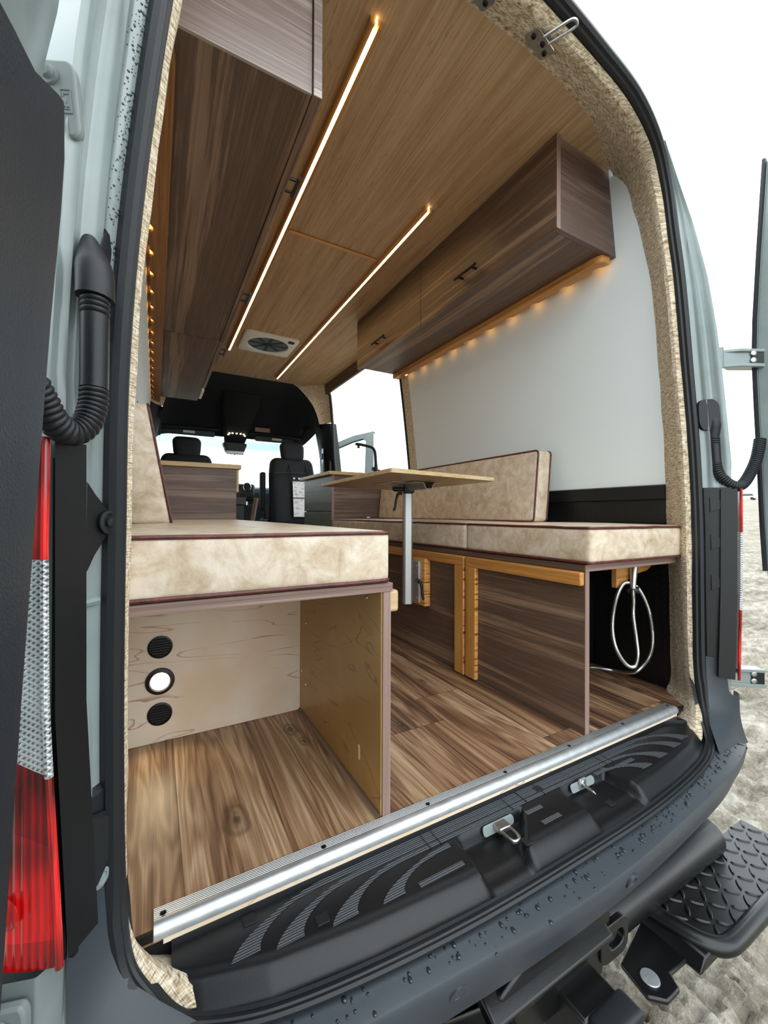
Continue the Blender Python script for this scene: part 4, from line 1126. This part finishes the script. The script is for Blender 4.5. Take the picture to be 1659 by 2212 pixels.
# wood fascia above the opening
g = G(); g.prism([(.700, 1.899), (.722, 1.899), (.742, 1.832), (.742, 1.815), (.722, 1.815), (.718, 1.835)], 'y', 1.70, 3.16)
struct('trim_8', g, MAT['walnut_y'])
# gap blocker, then upper body side above the door, outside
g = G(); g.box(.706, .76, .06, 1.70, 1.868, 1.93); struct('light_block_rear', g, MAT['blackmatte'])  # black box added to stop light coming through the wall-to-ceiling gap
g = G(); g.prism([(.745, 1.835), (.775, 1.86), (.76, 1.90), (.60, 1.935), (.60, 1.918), (.735, 1.90)], 'y', 1.70, 3.2)
struct('trim_9', g, MAT['paint'])
# fabric corner at the cab bulkhead, with the arch into the cab
ARCH = [(.427,1.90),(.48,1.868),(.55,1.805),(.61,1.738),(.646,1.68),(.675,1.61),(.696,1.54)]
for side, nm in ((1, 'trim_10'), (-1, 'trim_11')):
    outer = [(.60,1.90),(.715,1.90),(.742,1.85),(.755,1.80),(.770,1.74),(.782,1.66),(.790,1.54)]
    rows = []
    A = crom([(x, 3.20, z) for x, z in ARCH], 4); B = crom([(x, 3.06 if i else 3.14, z) for i, (x, z) in enumerate(outer)], 4)
    for a, b in zip(A, B):
        r = []
        for k in range(7):
            t = k/6; q = a.lerp(b, t); q.y += .035*sin(pi*t); r.append(Vector((side*q.x, q.y, q.z)))
        rows.append(r)
    g = G(); g.grid(rows); struct(nm, g, MAT['burlap'])
# B pillar trims, black
for side, nm in ((1, 'trim_12'), (-1, 'trim_13')):
    g = G(); rows = []
    for z, xi in ((0.0, .80), (.4, .80), (.8, .79), (1.1, .775), (1.3, .745), (1.54, .696)):
        xo = max(wx(z), xi+.02) + .02
        rows.append([Vector((side*xi, 3.36, z)), Vector((side*xi, 3.24, z)), Vector((side*(xi+(xo-xi)*.5), 3.17, z)), Vector((side*xo, 3.12, z)), Vector((side*(xo+.07), 3.12, z)), Vector((side*(xo+.07), 3.36, z))])
    g.grid(rows, closev=True); struct(nm, g, MAT['black'])
g = G(); g.tube([(.735, 3.06, 1.86), (.757, 3.065, 1.80), (.771, 3.07, 1.70), (.792, 3.085, 1.54), (.818, 3.105, 1.2), (.85, 3.11, .9), (.89, 3.11, .3), (.89, 3.11, 0)], .014, 10); s3 = g.build('door_seal', MAT['rubber'], org=(.87, 3.1, 0)); tag(s3, 'black rubber seal down the front edge of the side door opening', 'door seal')
root = thing('grab_handle', (.80, 3.18, 1.05), 'black grab handle on the pillar behind the passenger seat', 'grab handle')
g = G(); g.tube(crom([(.80, 3.165, 1.02), (.785, 3.12, 1.04), (.782, 3.115, 1.10), (.785, 3.12, 1.15), (.795, 3.165, 1.17)], 6), .010, 10); g.build('grip', MAT['black'], root)
root = thing('seat_belt', (.765, 3.26, 1.2), 'grey seat belt and black anchor on the pillar beside the passenger headrest', 'seat belt')
g = G(); g.box(.745, .748, 3.225, 3.265, .75, 1.30); g.build('webbing', MAT['alumatte'], root)
g = G(); g.box(.732, .748, 3.222, 3.268, 1.19, 1.25); g.build('anchor', MAT['black'], root, bevel=.006)

# black headliner over the cab
def z_arch(a):
    x = .70*a
    if x <= .427: return 1.90
    return interp([(q[0], q[1]) for q in ARCH] + [(.70, 1.50)], x)[0]
g = G(); rows = []
for y, zc, hw, zs in ((3.195, 1.90, .70, 1.50), (3.4, 1.885, .72, 1.47), (3.6, 1.84, .735, 1.45), (3.8, 1.74, .745, 1.43), (3.98, 1.60, .75, 1.42), (4.10, 1.515, .75, 1.42), (4.15, 1.49, .75, 1.42)):
    r = []
    for k in range(41):
        t = -1+2*k/40; e = 1.0 if y < 3.3 else (.8 if y < 3.7 else .55)
        r.append(Vector((hw*t, y, zs + (zc-zs)*max(0, (z_arch(abs(t))-1.50)/.40)**e)))
    rows.append(r)
g.grid(rows); struct('ceiling_cab', g, MAT['headliner'])
# header shelf lip
g = G(); g.tube(crom([(-.74, 3.86, 1.50), (-.4, 3.92, 1.52), (-.16, 3.94, 1.525)], 5), .018, 8); g.tube(crom([(.74, 3.86, 1.50), (.4, 3.92, 1.52), (.16, 3.94, 1.525)], 5), .018, 8)
struct('trim_14', g, MAT['black'])
# windscreen and shade band
WS = [(-.80, 4.14, 1.475), (.80, 4.14, 1.475), (.86, 4.90, .93), (-.86, 4.90, .93)]
def wsp(s, t): 
    a = Vector(WS[0]).lerp(Vector(WS[1]), s); b = Vector(WS[3]).lerp(Vector(WS[2]), s); q = a.lerp(b, t); q.y += .10*(1-(2*s-1)**2); return q
g = G(); g.grid([[wsp(i/12, .14+.86*j/6) for i in range(13)] for j in range(7)]); w1 = struct('window_1', g, MAT['glass'])
g = G(); g.grid([[wsp(i/12, .14*j/2) for i in range(13)] for j in range(3)]); g.build('shade_band', MAT['shade'], w1)
# A pillars
for side, nm in ((1, 'trim_15'), (-1, 'trim_16')):
    g = G(); g.tube(crom([(side*.735, 3.80, 1.60), (side*.76, 3.98, 1.51), (side*.79, 4.15, 1.42), (side*.84, 4.50, 1.17), (side*.875, 4.85, .93)], 5), .034, 10); struct(nm, g, MAT['dash'])
g = G(); g.box(-.90, -.86, 3.30, 4.6, 0, 1.0); g.box(.86, .90, 3.95, 4.6, 0, .95); g.box(-.90, .90, 4.88, 4.95, -.1, .94); struct('wall_front', g, MAT['dash'])
g = G(); g.box(-.98, -.705, 3.21, 4.1, 1.44, 1.95); g.box(-.98, -.86, 3.21, 3.6, .9, 1.44); g.box(.705, .80, 3.32, 3.7, 1.56, 1.93); struct('light_block_cab', g, MAT['headliner'])  # boxes added to block the window light leaking in beside the headliner
g = G(); g.grid([[(-.86, 3.34, 1.0), (-.80, 3.34, 1.45)], [(-.87, 4.6, .98), (-.80, 4.1, 1.46)]]); struct('window_2', g, MAT['glass'])

# dashboard
root = thing('dashboard', (0, 4.4, .6), 'dark dashboard below the windscreen between the seats', 'dashboard')
g = G(); rows = []
for x in (-.84, -.5, -.2, 0, .2, .5, .84):
    rows.append([Vector((x, y, z)) for y, z in ((4.88, .955), (4.6, .965), (4.42, .955), (4.34, .93), (4.32, .88), (4.36, .78), (4.42, .66), (4.5, .55), (4.6, .2), (4.88, .2))])
g.grid(rows); g.build('top_pad', MAT['dash'], root)
part('centre_stack', root, MAT['black'], b=(-.04, .28, 4.22, 4.40, .78, .98), bevel=.03, seg=4)
part('lower_console', root, MAT['blackmatte'], b=(-.05, .30, 4.25, 4.5, .2, .74), bevel=.01)
g = G(); g.lathe((.185, 4.219, .945), (0, -1, 0), [(.048, -.01), (.048, .004), (.044, .006), (.041, .001), (.0405, .001)], 36); g.build('vent_ring', MAT['chrome'], root)
g = G(); g.lathe((.185, 4.219, .945), (0, -1, 0), [(.040, 0), (.03, .003), (.02, .001), (.016, .007), (.001, .008)], 30); g.build('vent_nozzle', MAT['black'], root)
part('tray', root, MAT['blackmatte'], b=(.12, .26, 4.205, 4.225, .82, .865), bevel=.006)

# seats
def seat(x, y, label, armrest):
    root = thing('cab_seat', (x, y, .30), label, 'seat')
    def wb(q): return Vector((q.x*(1-.22*max(0, (q.z-.12)/.3)**2 if q.z > .12 else 1), q.y + .10*(q.z/.33)*.5 + .02*abs(q.x/.24)**2, q.z))
    g = G(); g.rbox((x, y+.05, .86), (.235, .07, .34), .06, 6, (.0, .01, 0), wb); g.build('backrest', MAT['seat'], root, weld=True)
    g = G(); g.rbox((x, y+.30, .50), (.245, .26, .085), .05, 6, (0, 0, .01)); g.build('seat_pad', MAT['seat'], root, weld=True)
    g = G(); g.rbox((x, y+.30, .20), (.20, .20, .20), .03, 3); g.build('pedestal', MAT['blackmatte'], root, weld=True)
    def wh(q): return Vector((q.x*(1+.06*q.z/.1), q.y+.02*q.z/.1, q.z))
    g = G(); g.rbox((x, y+.09, 1.262), (.118, .055, .100), .05, 5, (.004, .006, .004), wh); g.build('headrest', MAT['seat'], root, weld=True)
    for dx in (-.075, .075):
        g = G(); g.cyl((x+dx, y+.08, 1.13), (x+dx, y+.085, 1.19), .006, 10); g.build('headrest_post', MAT['chrome'], root)
    g = G(); g.tube(crom([(x-.20, y-.005, 1.03), (x, y-.022, 1.045), (x+.20, y-.005, 1.03)], 6), .005, 6); g.build('seam_piping', MAT['dash'], root)
    if armrest:
        g = G(); g.rbox((x+armrest*.285, y+.14, .86), (.026, .04, .19), .02, 4); g.build('armrest', MAT['seat'], root, weld=True)
        part('armrest_pivot', root, MAT['black'], b=(x+armrest*.25-.03, x+armrest*.25+.03, y+.06, y+.16, .58, .72), bevel=.01)
    return root
seat(-.487, 3.50, 'black driver seat, only its headrest showing over the storage cabinet', 0)
seat(.478, 3.32, 'black passenger seat with an organiser hanging on its back', -1)
root = thing('seat_organiser', (.53, 3.31, .8), 'clear seat-back organiser holding printed pages behind the passenger seat', 'organiser')
g = G(); g.poly3([(.445, 3.225, .60), (.66, 3.225, .60), (.66, 3.272, .955), (.445, 3.272, .955)], (0, .004, 0)); g.build('printed_pages', MAT['print'], root)
for zz in (.60, .79, .962):
    g = G(); yy = 3.222+.047*(zz-.60)/.355; g.box(.438, .67, yy-.004, yy, zz-.004, zz+.004); g.build('strap', MAT['black'], root)
for xx in (.422, .60):
    g = G(); g.tube([(xx+.02, 3.274, .96), (xx, 3.305, 1.08), (xx+.005, 3.36, 1.15)], .005, 6); g.build('strap', MAT['black'], root)
for k in range(4):
    g = G(); g.lathe((.46+.05*k, 3.274, .985), (0, -1, 0), [(.011, 0), (.009, .003), (.001, .004)], 12); g.build('clip', MAT['white_plastic'], root)
root = thing('paper_roll', (.18, 3.75, .62), 'pale rolled tube leaning beside the passenger seat', 'roll')
g = G(); g.cyl((.13, 3.72, .45), (.205, 3.80, .80), .022, 14); g.build('tube', MAT['tan'], root)

# overhead console, mirror, visors
root = thing('overhead_console', (.02, 4.0, 1.45), 'black overhead console with lit map lights above the windscreen', 'console')
g = G(); rows = []
for y, zt, zb, hw in ((3.55, 1.86, 1.845, .19), (3.7, 1.80, 1.72, .175), (3.85, 1.72, 1.585, .145), (3.93, 1.65, 1.515, .125), (4.02, 1.60, 1.435, .118), (4.08, 1.55, 1.395, .105), (4.12, 1.52, 1.41, .10)):
    rows.append([Vector((.02+a*hw, y, b)) for a, b in ((-1.08, zt), (-1, zb+.02), (-.85, zb), (.85, zb), (1, zb+.02), (1.08, zt))])
g.grid(rows); g.build('housing', MAT['headliner'], root)
g = G(); g.rbox((.015, 4.03, 1.355), (.112, .06, .055), .025, 4, (0,0,0), lambda q: Vector((q.x*(1+.18*q.z/.055), q.y, q.z))); g.build('sensor_box', MAT['dash'], root, weld=True)
for k in range(7):
    t = k/6; a = pi*t; g = G(); xx = .02+.085*cos(a)*(1 if abs(cos(a)) < .95 else 1); zz = 1.488+.018*min(1, sin(a)*1.6)
    g.rbox((xx, 3.935+.0, zz-.004), (.009, .006, .006), .003, 2); g.build('map_light', MAT['maplight'], root)
root = thing('rear_view_mirror', (.01, 3.98, 1.30), 'small rear-view mirror under the overhead console', 'mirror')
g = G(); g.rbox((.01, 3.96, 1.297), (.09, .010, .020), .009, 4); g.build('glass', MAT['alu'], root)
g = G(); g.cyl((.01, 3.975, 1.30), (.01, 4.0, 1.34), .008, 8); g.cyl((.005, 3.96, 1.279), (.005, 3.96, 1.27), .006, 8); g.build('stem', MAT['black'], root)
for x0, x1, lab in ((-.72, -.20, 'black sun visor with white label on the driver side'), (.22, .66, 'black sun visor with white label on the passenger side')):
    root = thing('sun_visor', ((x0+x1)/2, 3.97, 1.48), lab, 'sun visor')
    g = G(); g.rbox(((x0+x1)/2, 3.96, 1.475), ((x1-x0)/2, .014, .032), .013, 6); g.build('visor_pad', MAT['dash'], root)
    lx = x0+(x1-x0)*.42; part('label', root, MAT['paper'], b=(lx, lx+.11, 3.944, 3.9455, 1.465, 1.49), bevel=0)
root = thing('shelf_card', (.25, 3.86, 1.55), 'tan card standing on the header shelf at the right of the console', 'card')
part('card', root, MAT['tan'], b=(.20, .36, 3.858, 3.861, 1.53, 1.575), bevel=0)

# open passenger door
d3 = bpy.data.objects.new('door_3', None); C.objects.link(d3); d3['kind'] = 'structure'; d3['label'] = 'open front passenger door beyond the sliding door opening'; ORG['door_3'] = Vector((0,0,0))
A_, B_ = Vector((1.13, 4.08, 0)), Vector((1.545, 3.63, 0)); ax = (B_-A_).normalized(); nx = Vector((ax.y, -ax.x, 0))
def dp(s, z, o=0): return A_ + ax*s + nx*o + Vector((0, 0, z))
L = (B_-A_).length
outer = [(-.1, 1.40), (.10, 1.505), (.35, 1.585), (L-.03, 1.622), (L, 1.605), (L, .35), (-.1, .35)]
inner = [(-.1, 1.335), (.10, 1.435), (.33, 1.515), (L-.14, 1.545), (L-.10, 1.515), (L-.115, 1.06), (-.1, 1.06)]
g = G(); n_ = len(outer)
for o in (-.02, .02): pass
rows = [[dp(s, z, -.02) for s, z in outer], [dp(s, z, .02) for s, z in outer], [dp(s, z, .02) for s, z in inner], [dp(s, z, -.02) for s, z in inner]]
g.grid(rows, closeu=True, closev=True); g.build('door_frame', MAT['paint'], d3, bevel=.004)
g = G(); g.tube([dp(s*1.0, z+.006, -.03) for s, z in outer[:5]], .007, 8); g.build('door_weatherstrip', MAT['rubber'], d3)
g = G(); g.tube([dp(s, z, -.022) for s, z in inner[:6]], .009, 8); g.build('window_seal', MAT['rubber'], d3)
g = G(); g.add([dp(s, z, 0) for s, z in inner], [tuple(range(n_))]); g.build('window_pane', MAT['glass'], d3)

# ================================================================== CABLE CONDUITS
def conduit(label, boot, path, r, ribs_from, collar, sgn, n=14):
    root = thing('cable_conduit', path[0], label, 'cable conduit')
    P = crom(path, n)
    # arc-length resample
    S = [0]
    for a, b in zip(P, P[1:]): S.append(S[-1]+(b-a).length)
    def at(d):
        for i in range(len(P)-1):
            if S[i+1] >= d: return P[i].lerp(P[i+1], (d-S[i])/max(1e-9, S[i+1]-S[i]))
        return P[-1]
    Lt = S[-1]; pitch = r*.42
    k = int((Lt-ribs_from)/(pitch/4)); pts = [at(ribs_from+(Lt-ribs_from)*i/k) for i in range(k+1)]
    g = G(); g.tube(pts, r, 16, scale=lambda i: (.86, 1.0, 1.03, 1.0)[i % 4]); g.build('bellows', MAT['rubber'], root)
    k = 10; pts = [at(collar+(ribs_from-collar)*i/k) for i in range(k+1)]
    g = G(); g.tube(pts, r*.985, 18); g.build('sleeve', MAT['black'], root)
    k = int(collar/(pitch/4)); pts = [at(collar*i/k) for i in range(k+1)]
    g = G(); g.tube(pts, r, 16, scale=lambda i: (.86, 1.0, 1.03, 1.0)[i % 4]); g.build('bellows', MAT['rubber'], root)
    g = G(); boot(g); g.build('boot', MAT['rubber'], root)
    return root
def boot_l(g):
    p = crom([(-.826, -.105, .985), (-.823, -.113, .965), (-.819, -.124, .945), (-.8165, -.133, .925), (-.8155, -.137, .905), (-.8155, -.138, .893)], 6); n = len(p)
    g.sweep(p, [(.020*cos(2*pi*k/18), .017*sin(2*pi*k/18)) for k in range(18)], up=(.4, -.9, 0), scale=lambda i: .18+.86*min(1, (i/(n-1))*1.9)**.6)
    b = [pillar_pt(-1, s, z, .0) for s, z in ((.10,.985),(.16,1.006),(.26,1.010),(.36,1.000),(.42,.96),(.42,.90),(.34,.872),(.18,.872),(.10,.90))]
    g.poly3(b, (0.002, -.012, 0))
conduit('thick black corrugated cable conduit looping to the left rear door', boot_l, [(-.8155,-.138,.893),(-.8155,-.139,.86),(-.8155,-.140,.82),(-.8155,-.141,.787),(-.8165,-.144,.758),(-.823,-.152,.734),(-.836,-.165,.722),(-.848,-.180,.731),(-.856,-.192,.750),(-.863,-.203,.766),(-.872,-.215,.772)], .0155, .112, .022, -1)
def boot_r(g):
    p = crom([(.835, -.092, .975), (.838, -.100, .955), (.839, -.104, .93), (.8385, -.102, .905), (.838, -.100, .885)], 6); n = len(p)
    g.sweep(p, [(.0175*cos(2*pi*k/16), .014*sin(2*pi*k/16)) for k in range(16)], up=(-.4, -.9, 0), scale=lambda i: .45+.62*sin(min(1, (i/(n-1))*1.6)*pi/2) - .12*max(0, (i/(n-1)-.6)/.4))
    c = [pillar_pt(1, .36+.34*a, .957+.05*b, .0) for a, b in rrect(0, 0, 1, 1, .6, 5)]
    g.poly3(c, (-.004, -.010, 0))
conduit('thin black corrugated cable conduit looping to the right rear door', boot_r, [(.838,-.100,.885),(.838,-.101,.86),(.840,-.104,.80),(.843,-.112,.765),(.858,-.130,.735),(.88,-.145,.724),(.91,-.152,.735),(.94,-.158,.768),(.962,-.165,.81),(.975,-.168,.85),(.985,-.168,.88)], .0165, .085, .025, 1)

# ================================================================== HITCH AND STEP
hz = -.345
root = thing('tow_hitch', (0, -.12, -.34), 'black square tow hitch with capped receiver under the bumper', 'tow hitch')
g = G(); g.cyl((-.75, -.115, hz-.015), (.75, -.115, hz-.015), .052, 24); g.build('cross_tube', MAT['steelblack'], root)
g = G(); g.prism([(-.20, -.245), (-.10, -.20), (.085, -.20), (.13, -.24), (.10, -.36), (-.2, -.36)], 'y', -.20, -.17); g.obox((-.06, -.185, -.26), (.17, 0, 0), (0, .03, .015), (0, -.006, .012)); g.build('gusset_plate', MAT['steelblack'], root, bevel=.006)
g = G(); g.box(-.045, .06, -.26, -.06, -.42, -.315); g.build('receiver_tube', MAT['steelblack'], root, bevel=.006)
g = G(); g.rbox((.016, -.28, -.372), (.052, .026, .064), .010, 3); cap = g.build('receiver_cap', MAT['rubber'], root, weld=True)
g = G(); g.poly3([(a, -.307, b) for a, b in rrect(.016, -.372, .041, .050, .012)], (0, -.003, 0)); g.build('cap_face', MAT['black'], cap, bevel=.002)
g = G(); P = rrect(.135, -.30, .050, .040, .026, 6); Q = rrect(.142, -.30, .027, .018, .017, 6); n_ = len(P)
rows = [[(a, y, b) for a, b in (P if w else Q)] for y, w in ((-.205, 1), (-.190, 1), (-.190, 0), (-.205, 0))]
g.grid(rows, closeu=True, closev=True); g.build('chain_loop', MAT['steelblack'], root, bevel=.002)
root = thing('wiring_connector', (-.30, -.22, -.33), 'black trailer wiring and socket hanging under the bumper near the bottom edge', 'wiring')
g = G(); g.rbox((-.235, -.20, -.335), (.075, .045, .055), .018, 3, (0,0,0), lambda q: Vector((q.x, q.y, q.z-.25*q.x))); g.build('cover', MAT['steelblack'], root, weld=True)
for k, (col) in enumerate(('black', 'black', 'rubber')):
    g = G(); g.tube(crom([(-.40+.012*k, -.20, -.22), (-.33+.01*k, -.222, -.235), (-.27, -.232+.004*k, -.262), (-.225, -.236+.004*k, -.285), (-.205+.004*k, -.24, -.30)], 7), .0045-.001*k, 8); wr_ = g.build('wire', MAT[col], root)
    g = G(); g.tube([(-.205+.004*k, -.24, -.30), (-.198+.004*k, -.242, -.306)], .0022, 6); g.build('wire_end', MAT[('tan', 'white_plastic', 'bam_y')[k]], wr_)
g = G(); g.tube(crom([(-.40, -.20, -.25), (-.385, -.225, -.30), (-.36, -.232, -.335), (-.33, -.225, -.36)], 7), .009, 10); g.build('wire', MAT['rubber'], root)
root = thing('hitch_step', (.6, -.2, -.39), 'black diamond-plate hitch step with tubular rim at the lower right', 'step')
sz = -.392
P = [(.400, -.118), (.98, -.118), (.98, -.278), (.458, -.276), (.437, -.266), (.420, -.245), (.405, -.20)]
g = G(); g.prism(P, 'z', sz-.006, sz); pl = g.build('tread_plate', MAT['steelblack'], root, bevel=.001)
rnd = random.Random(5); dia = G()
for i in range(14):
    for j in range(5):
        xx = .422+.041*i; yy = -.131-.032*j
        if yy < -.262 or (xx < .45 and yy < -.22): continue
        a = (radians(38) if (i+j) % 2 else radians(-52)); u = Vector((cos(a), sin(a), 0)); v = Vector((-sin(a), cos(a), 0)); c = Vector((xx, yy, sz))
        ring_ = [];top = []
        for k in range(12):
            t = 2*pi*k/12; ring_.append(c+u*(.0195*cos(t))+v*(.0056*sin(t)*abs(sin(t))**.3)); top.append(c+u*(.0150*cos(t))+v*(.0026*sin(t))+Vector((0,0,.0038)))
        gg = G(); gg.grid([ring_, top], closev=True); gg.f.append(tuple(range(12, 24))); gg.mi.append(0)
        gg.build('tread_lug', MAT['steelblack'], pl)
tp = [(.385, -.112, sz-.010), (.388, -.14, sz-.010), (.398, -.19, sz-.010), (.410, -.235, sz-.010), (.425, -.262, sz-.010), (.450, -.280, sz-.010), (.49, -.286, sz-.010), (.6, -.287, sz-.010), (1.0, -.287, sz-.010)]
g = G(); g.tube(crom(tp, 6), .0205, 16); g.build('rim_tube', MAT['steelblack'], root)
g = G(); g.prism([(.22, -.165), (.40, -.12), (.40, -.24), (.30, -.235), (.285, -.262), (.235, -.262), (.205, -.235)], 'z', sz-.050, sz-.038)
ear = g.build('mounting_ear', MAT['steelblack'], root, bevel=.004)
g = G(); g.lathe((.247, -.218, sz-.037), (0, 0, 1), [(.020, 0), (.019, .003), (.001, .004)], 24); g.build('bolt_head', MAT['alu'], ear)
g = G(); g.prism([(.36, sz-.045), (.48, sz-.045), (.62, sz-.020), (.62, sz-.012), (.385, sz-.012)], 'y', -.27, -.125); g.build('support_arm', MAT['steelblack'], root, bevel=.004)
part('stop_block', root, MAT['rubber'], b=(.445, .505, -.125, -.075, sz-.01, sz+.022), bevel=.012, seg=3)
g = G(); g.prism([(.42, sz-.03), (.46, sz-.09), (.55, sz-.085), (.60, sz-.03)], 'y', -.22, -.17); g.build('foot', MAT['rubber'], root, bevel=.01)
# ================================================================== GROUND AND FAR SHORE
def gz(x, y):
    return -.72 + (.043*max(0, x-4)) + .0
def gh(x, y):
    p = Vector((x, y, 0))
    return gz(x, y) +   .022*mnoise.fractal(p*2.2, .9, 2.1, 4) + .026*mnoise.fractal(Vector((x*8, y*11, 3)), .7, 2.2, 4) + .026*abs(mnoise.noise(Vector((x*15, y*20, 1)))) + .012*mnoise.noise(Vector((x*38, y*46, 7))) + .007*mnoise.noise(Vector((x*80, y*95, 2)))
g = G(); rows = []
xs = [-.9+.04*i for i in range(28)]; xs += [xs[-1]+.014*i for i in range(1, 165)]; xs += [xs[-1]+.05*i for i in range(1, 60)]; xs += [xs[-1]+.12*i for i in range(1, 45)]
ys = [-1.6+.06*j for j in range(14)]; ys += [ys[-1]+.014*j for j in range(1, 165)]; ys += [ys[-1]+.05*j for j in range(1, 40)]; ys += [ys[-1]+.14*j for j in range(1, 32)]
for x in xs: rows.append([Vector((x, y, gh(x, y))) for y in ys])
g.grid(rows); struct('ground', g, MAT['sand'])
g = G(); rows = []
X2 = [-160, -60, -20, -8, -3, -.9+.01] ; 
for x in [-200, -80, -30, -10, -3, -1, 1, 3, 6, 10, 14, 20, 30, 45, 70, 100, 140, 200, 320]:
    rows.append([Vector((x, y, gz(x, y)-.055 - (0 if x > 12 or x < -1 or y < -1.6 or y > 8.4 else .12))) for y in (-300, -120, -60, -25, -10, -4, -1.6, 2, 5, 8.4, 14, 25, 45, 70, 110, 170, 300)])
g.grid(rows); struct('ground_far', g, MAT['sand'])
# low dunes on the horizon
g = G(); rows = []
for i in range(60):
    y = -60+4*i; x = 150 + 12*mnoise.noise(Vector((y*.02, 0, 0)))
    h = 2.2+2.0*mnoise.noise(Vector((y*.03, 5, 0)))+1.0*mnoise.noise(Vector((y*.11, 9, 0)))
    b = gz(x, y)-.3
    rows.append([Vector((x-14, y, gz(x-14, y)-.3)), Vector((x-7, y, b+h*.5)), Vector((x, y, b+h)), Vector((x+9, y, b+h*.6)), Vector((x+22, y, gz(x+22, y)-.3))])
g.grid(rows); o = g.build('dune_ridge', MAT['dune'], org=(150, 40, 5)); o['kind'] = 'structure'
# parked cars far off
def car(c, rot, label, mat):
    root = thing('car', c, label, 'car', None); root.rotation_euler = (0, 0, 0)
    c = Vector(c); u = Vector((cos(rot), sin(rot), 0)); v = Vector((-sin(rot), cos(rot), 0))
    def pr(pts, w, nm, mt, z0=0):
        g = G(); n = len(pts)
        a = [c+u*x+v*(-w)+Vector((0,0,z)) for x, z in pts]; b = [c+u*x+v*w+Vector((0,0,z)) for x, z in pts]
        g.add(a+b, [(i, (i+1) % n, n+(i+1) % n, n+i) for i in range(n)]+[tuple(range(n-1,-1,-1)), tuple(range(n, 2*n))])
        return g.build(nm, mt, root, bevel=.08)
    pr([(-2.2,.35),(2.2,.35),(2.25,.75),(1.3,.95),(-2.2,1.0)], .9, 'body', mat)
    pr([(-1.7,.98),(1.2,.95),(.6,1.48),(-1.3,1.5)], .8, 'cabin', MAT['smoke'])
    for x in (-1.35, 1.35):
        for w in (-.85, .85):
            g = G(); q = c+u*x+v*w+Vector((0,0,.35)); g.cyl(q-v*.1, q+v*.1, .35, 16); g.build('wheel', MAT['rubber'], root)
MAT['carblue'] = plain('blue_car_paint', (90, 110, 150), .3); MAT['carwhite'] = plain('white_car_paint', (225, 228, 230), .3); MAT['cargrey'] = plain('grey_car_paint', (110, 118, 124), .3)
for x, y, r, lab, mt in ((126, 44.5, 1.7, 'white car parked at the far shore, middle of the group', 'carwhite'), (126, 50.5, 1.5, 'dark grey car parked at the far shore, leftmost of the group', 'cargrey'), (131, 42.0, 1.8, 'blue car parked at the far shore, rightmost of the group', 'carblue')):
    car((x, y, gz(x, y)-.06), r, lab, MAT[mt])

# ================================================================== LIGHT, SKY, CAMERA
w = bpy.data.worlds.new('overcast_sky'); bpy.context.scene.world = w; w.use_nodes = True
nt = w.node_tree; bg = nt.nodes['Background']
tcn = nt.nodes.new('ShaderNodeTexCoord'); nz = nt.nodes.new('ShaderNodeTexNoise'); nz.inputs['Scale'].default_value = 3.0; nz.inputs['Detail'].default_value = 6
mp = nt.nodes.new('ShaderNodeMapping'); mp.inputs['Scale'].default_value = (1, 1, 2.4)
nt.links.new(tcn.outputs['Generated'], mp.inputs[0]); nt.links.new(mp.outputs[0], nz.inputs['Vector'])
rp = nt.nodes.new('ShaderNodeValToRGB'); rp.color_ramp.elements[0].position = .38; rp.color_ramp.elements[0].color = (.70, .80, .86, 1); rp.color_ramp.elements[1].position = .62; rp.color_ramp.elements[1].color = (.95, .985, 1.0, 1)
nt.links.new(nz.outputs['Fac'], rp.inputs[0]); nt.links.new(rp.outputs[0], bg.inputs[0]); bg.inputs[1].default_value = 1.0
def spot(name, loc, to, power, col, size, blend=.8, rad=.02):
    l = bpy.data.lights.new(name, 'SPOT'); l.energy = power; l.color = col; l.spot_size = radians(size); l.spot_blend = blend; l.shadow_soft_size = rad
    o = bpy.data.objects.new(name, l); C.objects.link(o); o.location = loc; o.rotation_euler = (Vector(to)-Vector(loc)).to_track_quat('-Z', 'Y').to_euler()
spot('puck_beam', (-.735, .530, .168), (-.735, .30, 0.0), .35, (1, .82, .52), 110)

cam = bpy.data.cameras.new('camera'); co = bpy.data.objects.new('camera', cam); C.objects.link(co)
f_px = 890.1118; cam.sensor_fit = 'HORIZONTAL'; cam.sensor_width = 36.0; cam.lens = f_px*36.0/1659; cam.clip_start = .02; cam.clip_end = 2000
yaw, pit, rol = radians(29.06638539), radians(.33220735), radians(.2085163)
f = Vector((sin(yaw)*cos(pit), cos(yaw)*cos(pit), sin(pit))); r = Vector((cos(yaw), -sin(yaw), 0)); u = r.cross(f)
r2 = r*cos(rol)+u*sin(rol); u2 = u*cos(rol)-r*sin(rol)
m4 = Matrix((( r2.x, u2.x, -f.x, -.75), (r2.y, u2.y, -f.y, -.75), (r2.z, u2.z, -f.z, .63), (0, 0, 0, 1)))
co.matrix_world = m4
sc_ = bpy.context.scene; sc_.camera = co
vs = sc_.view_settings; vs.view_transform = 'Standard'; vs.look = 'None'; vs.gamma = 1.0; vs.exposure = 1.8; vs.use_curve_mapping = False
sc_.cycles.max_bounces = 10; sc_.cycles.diffuse_bounces = 5; sc_.cycles.transparent_max_bounces = 12
sc_.cycles.sample_clamp_indirect = 6.0
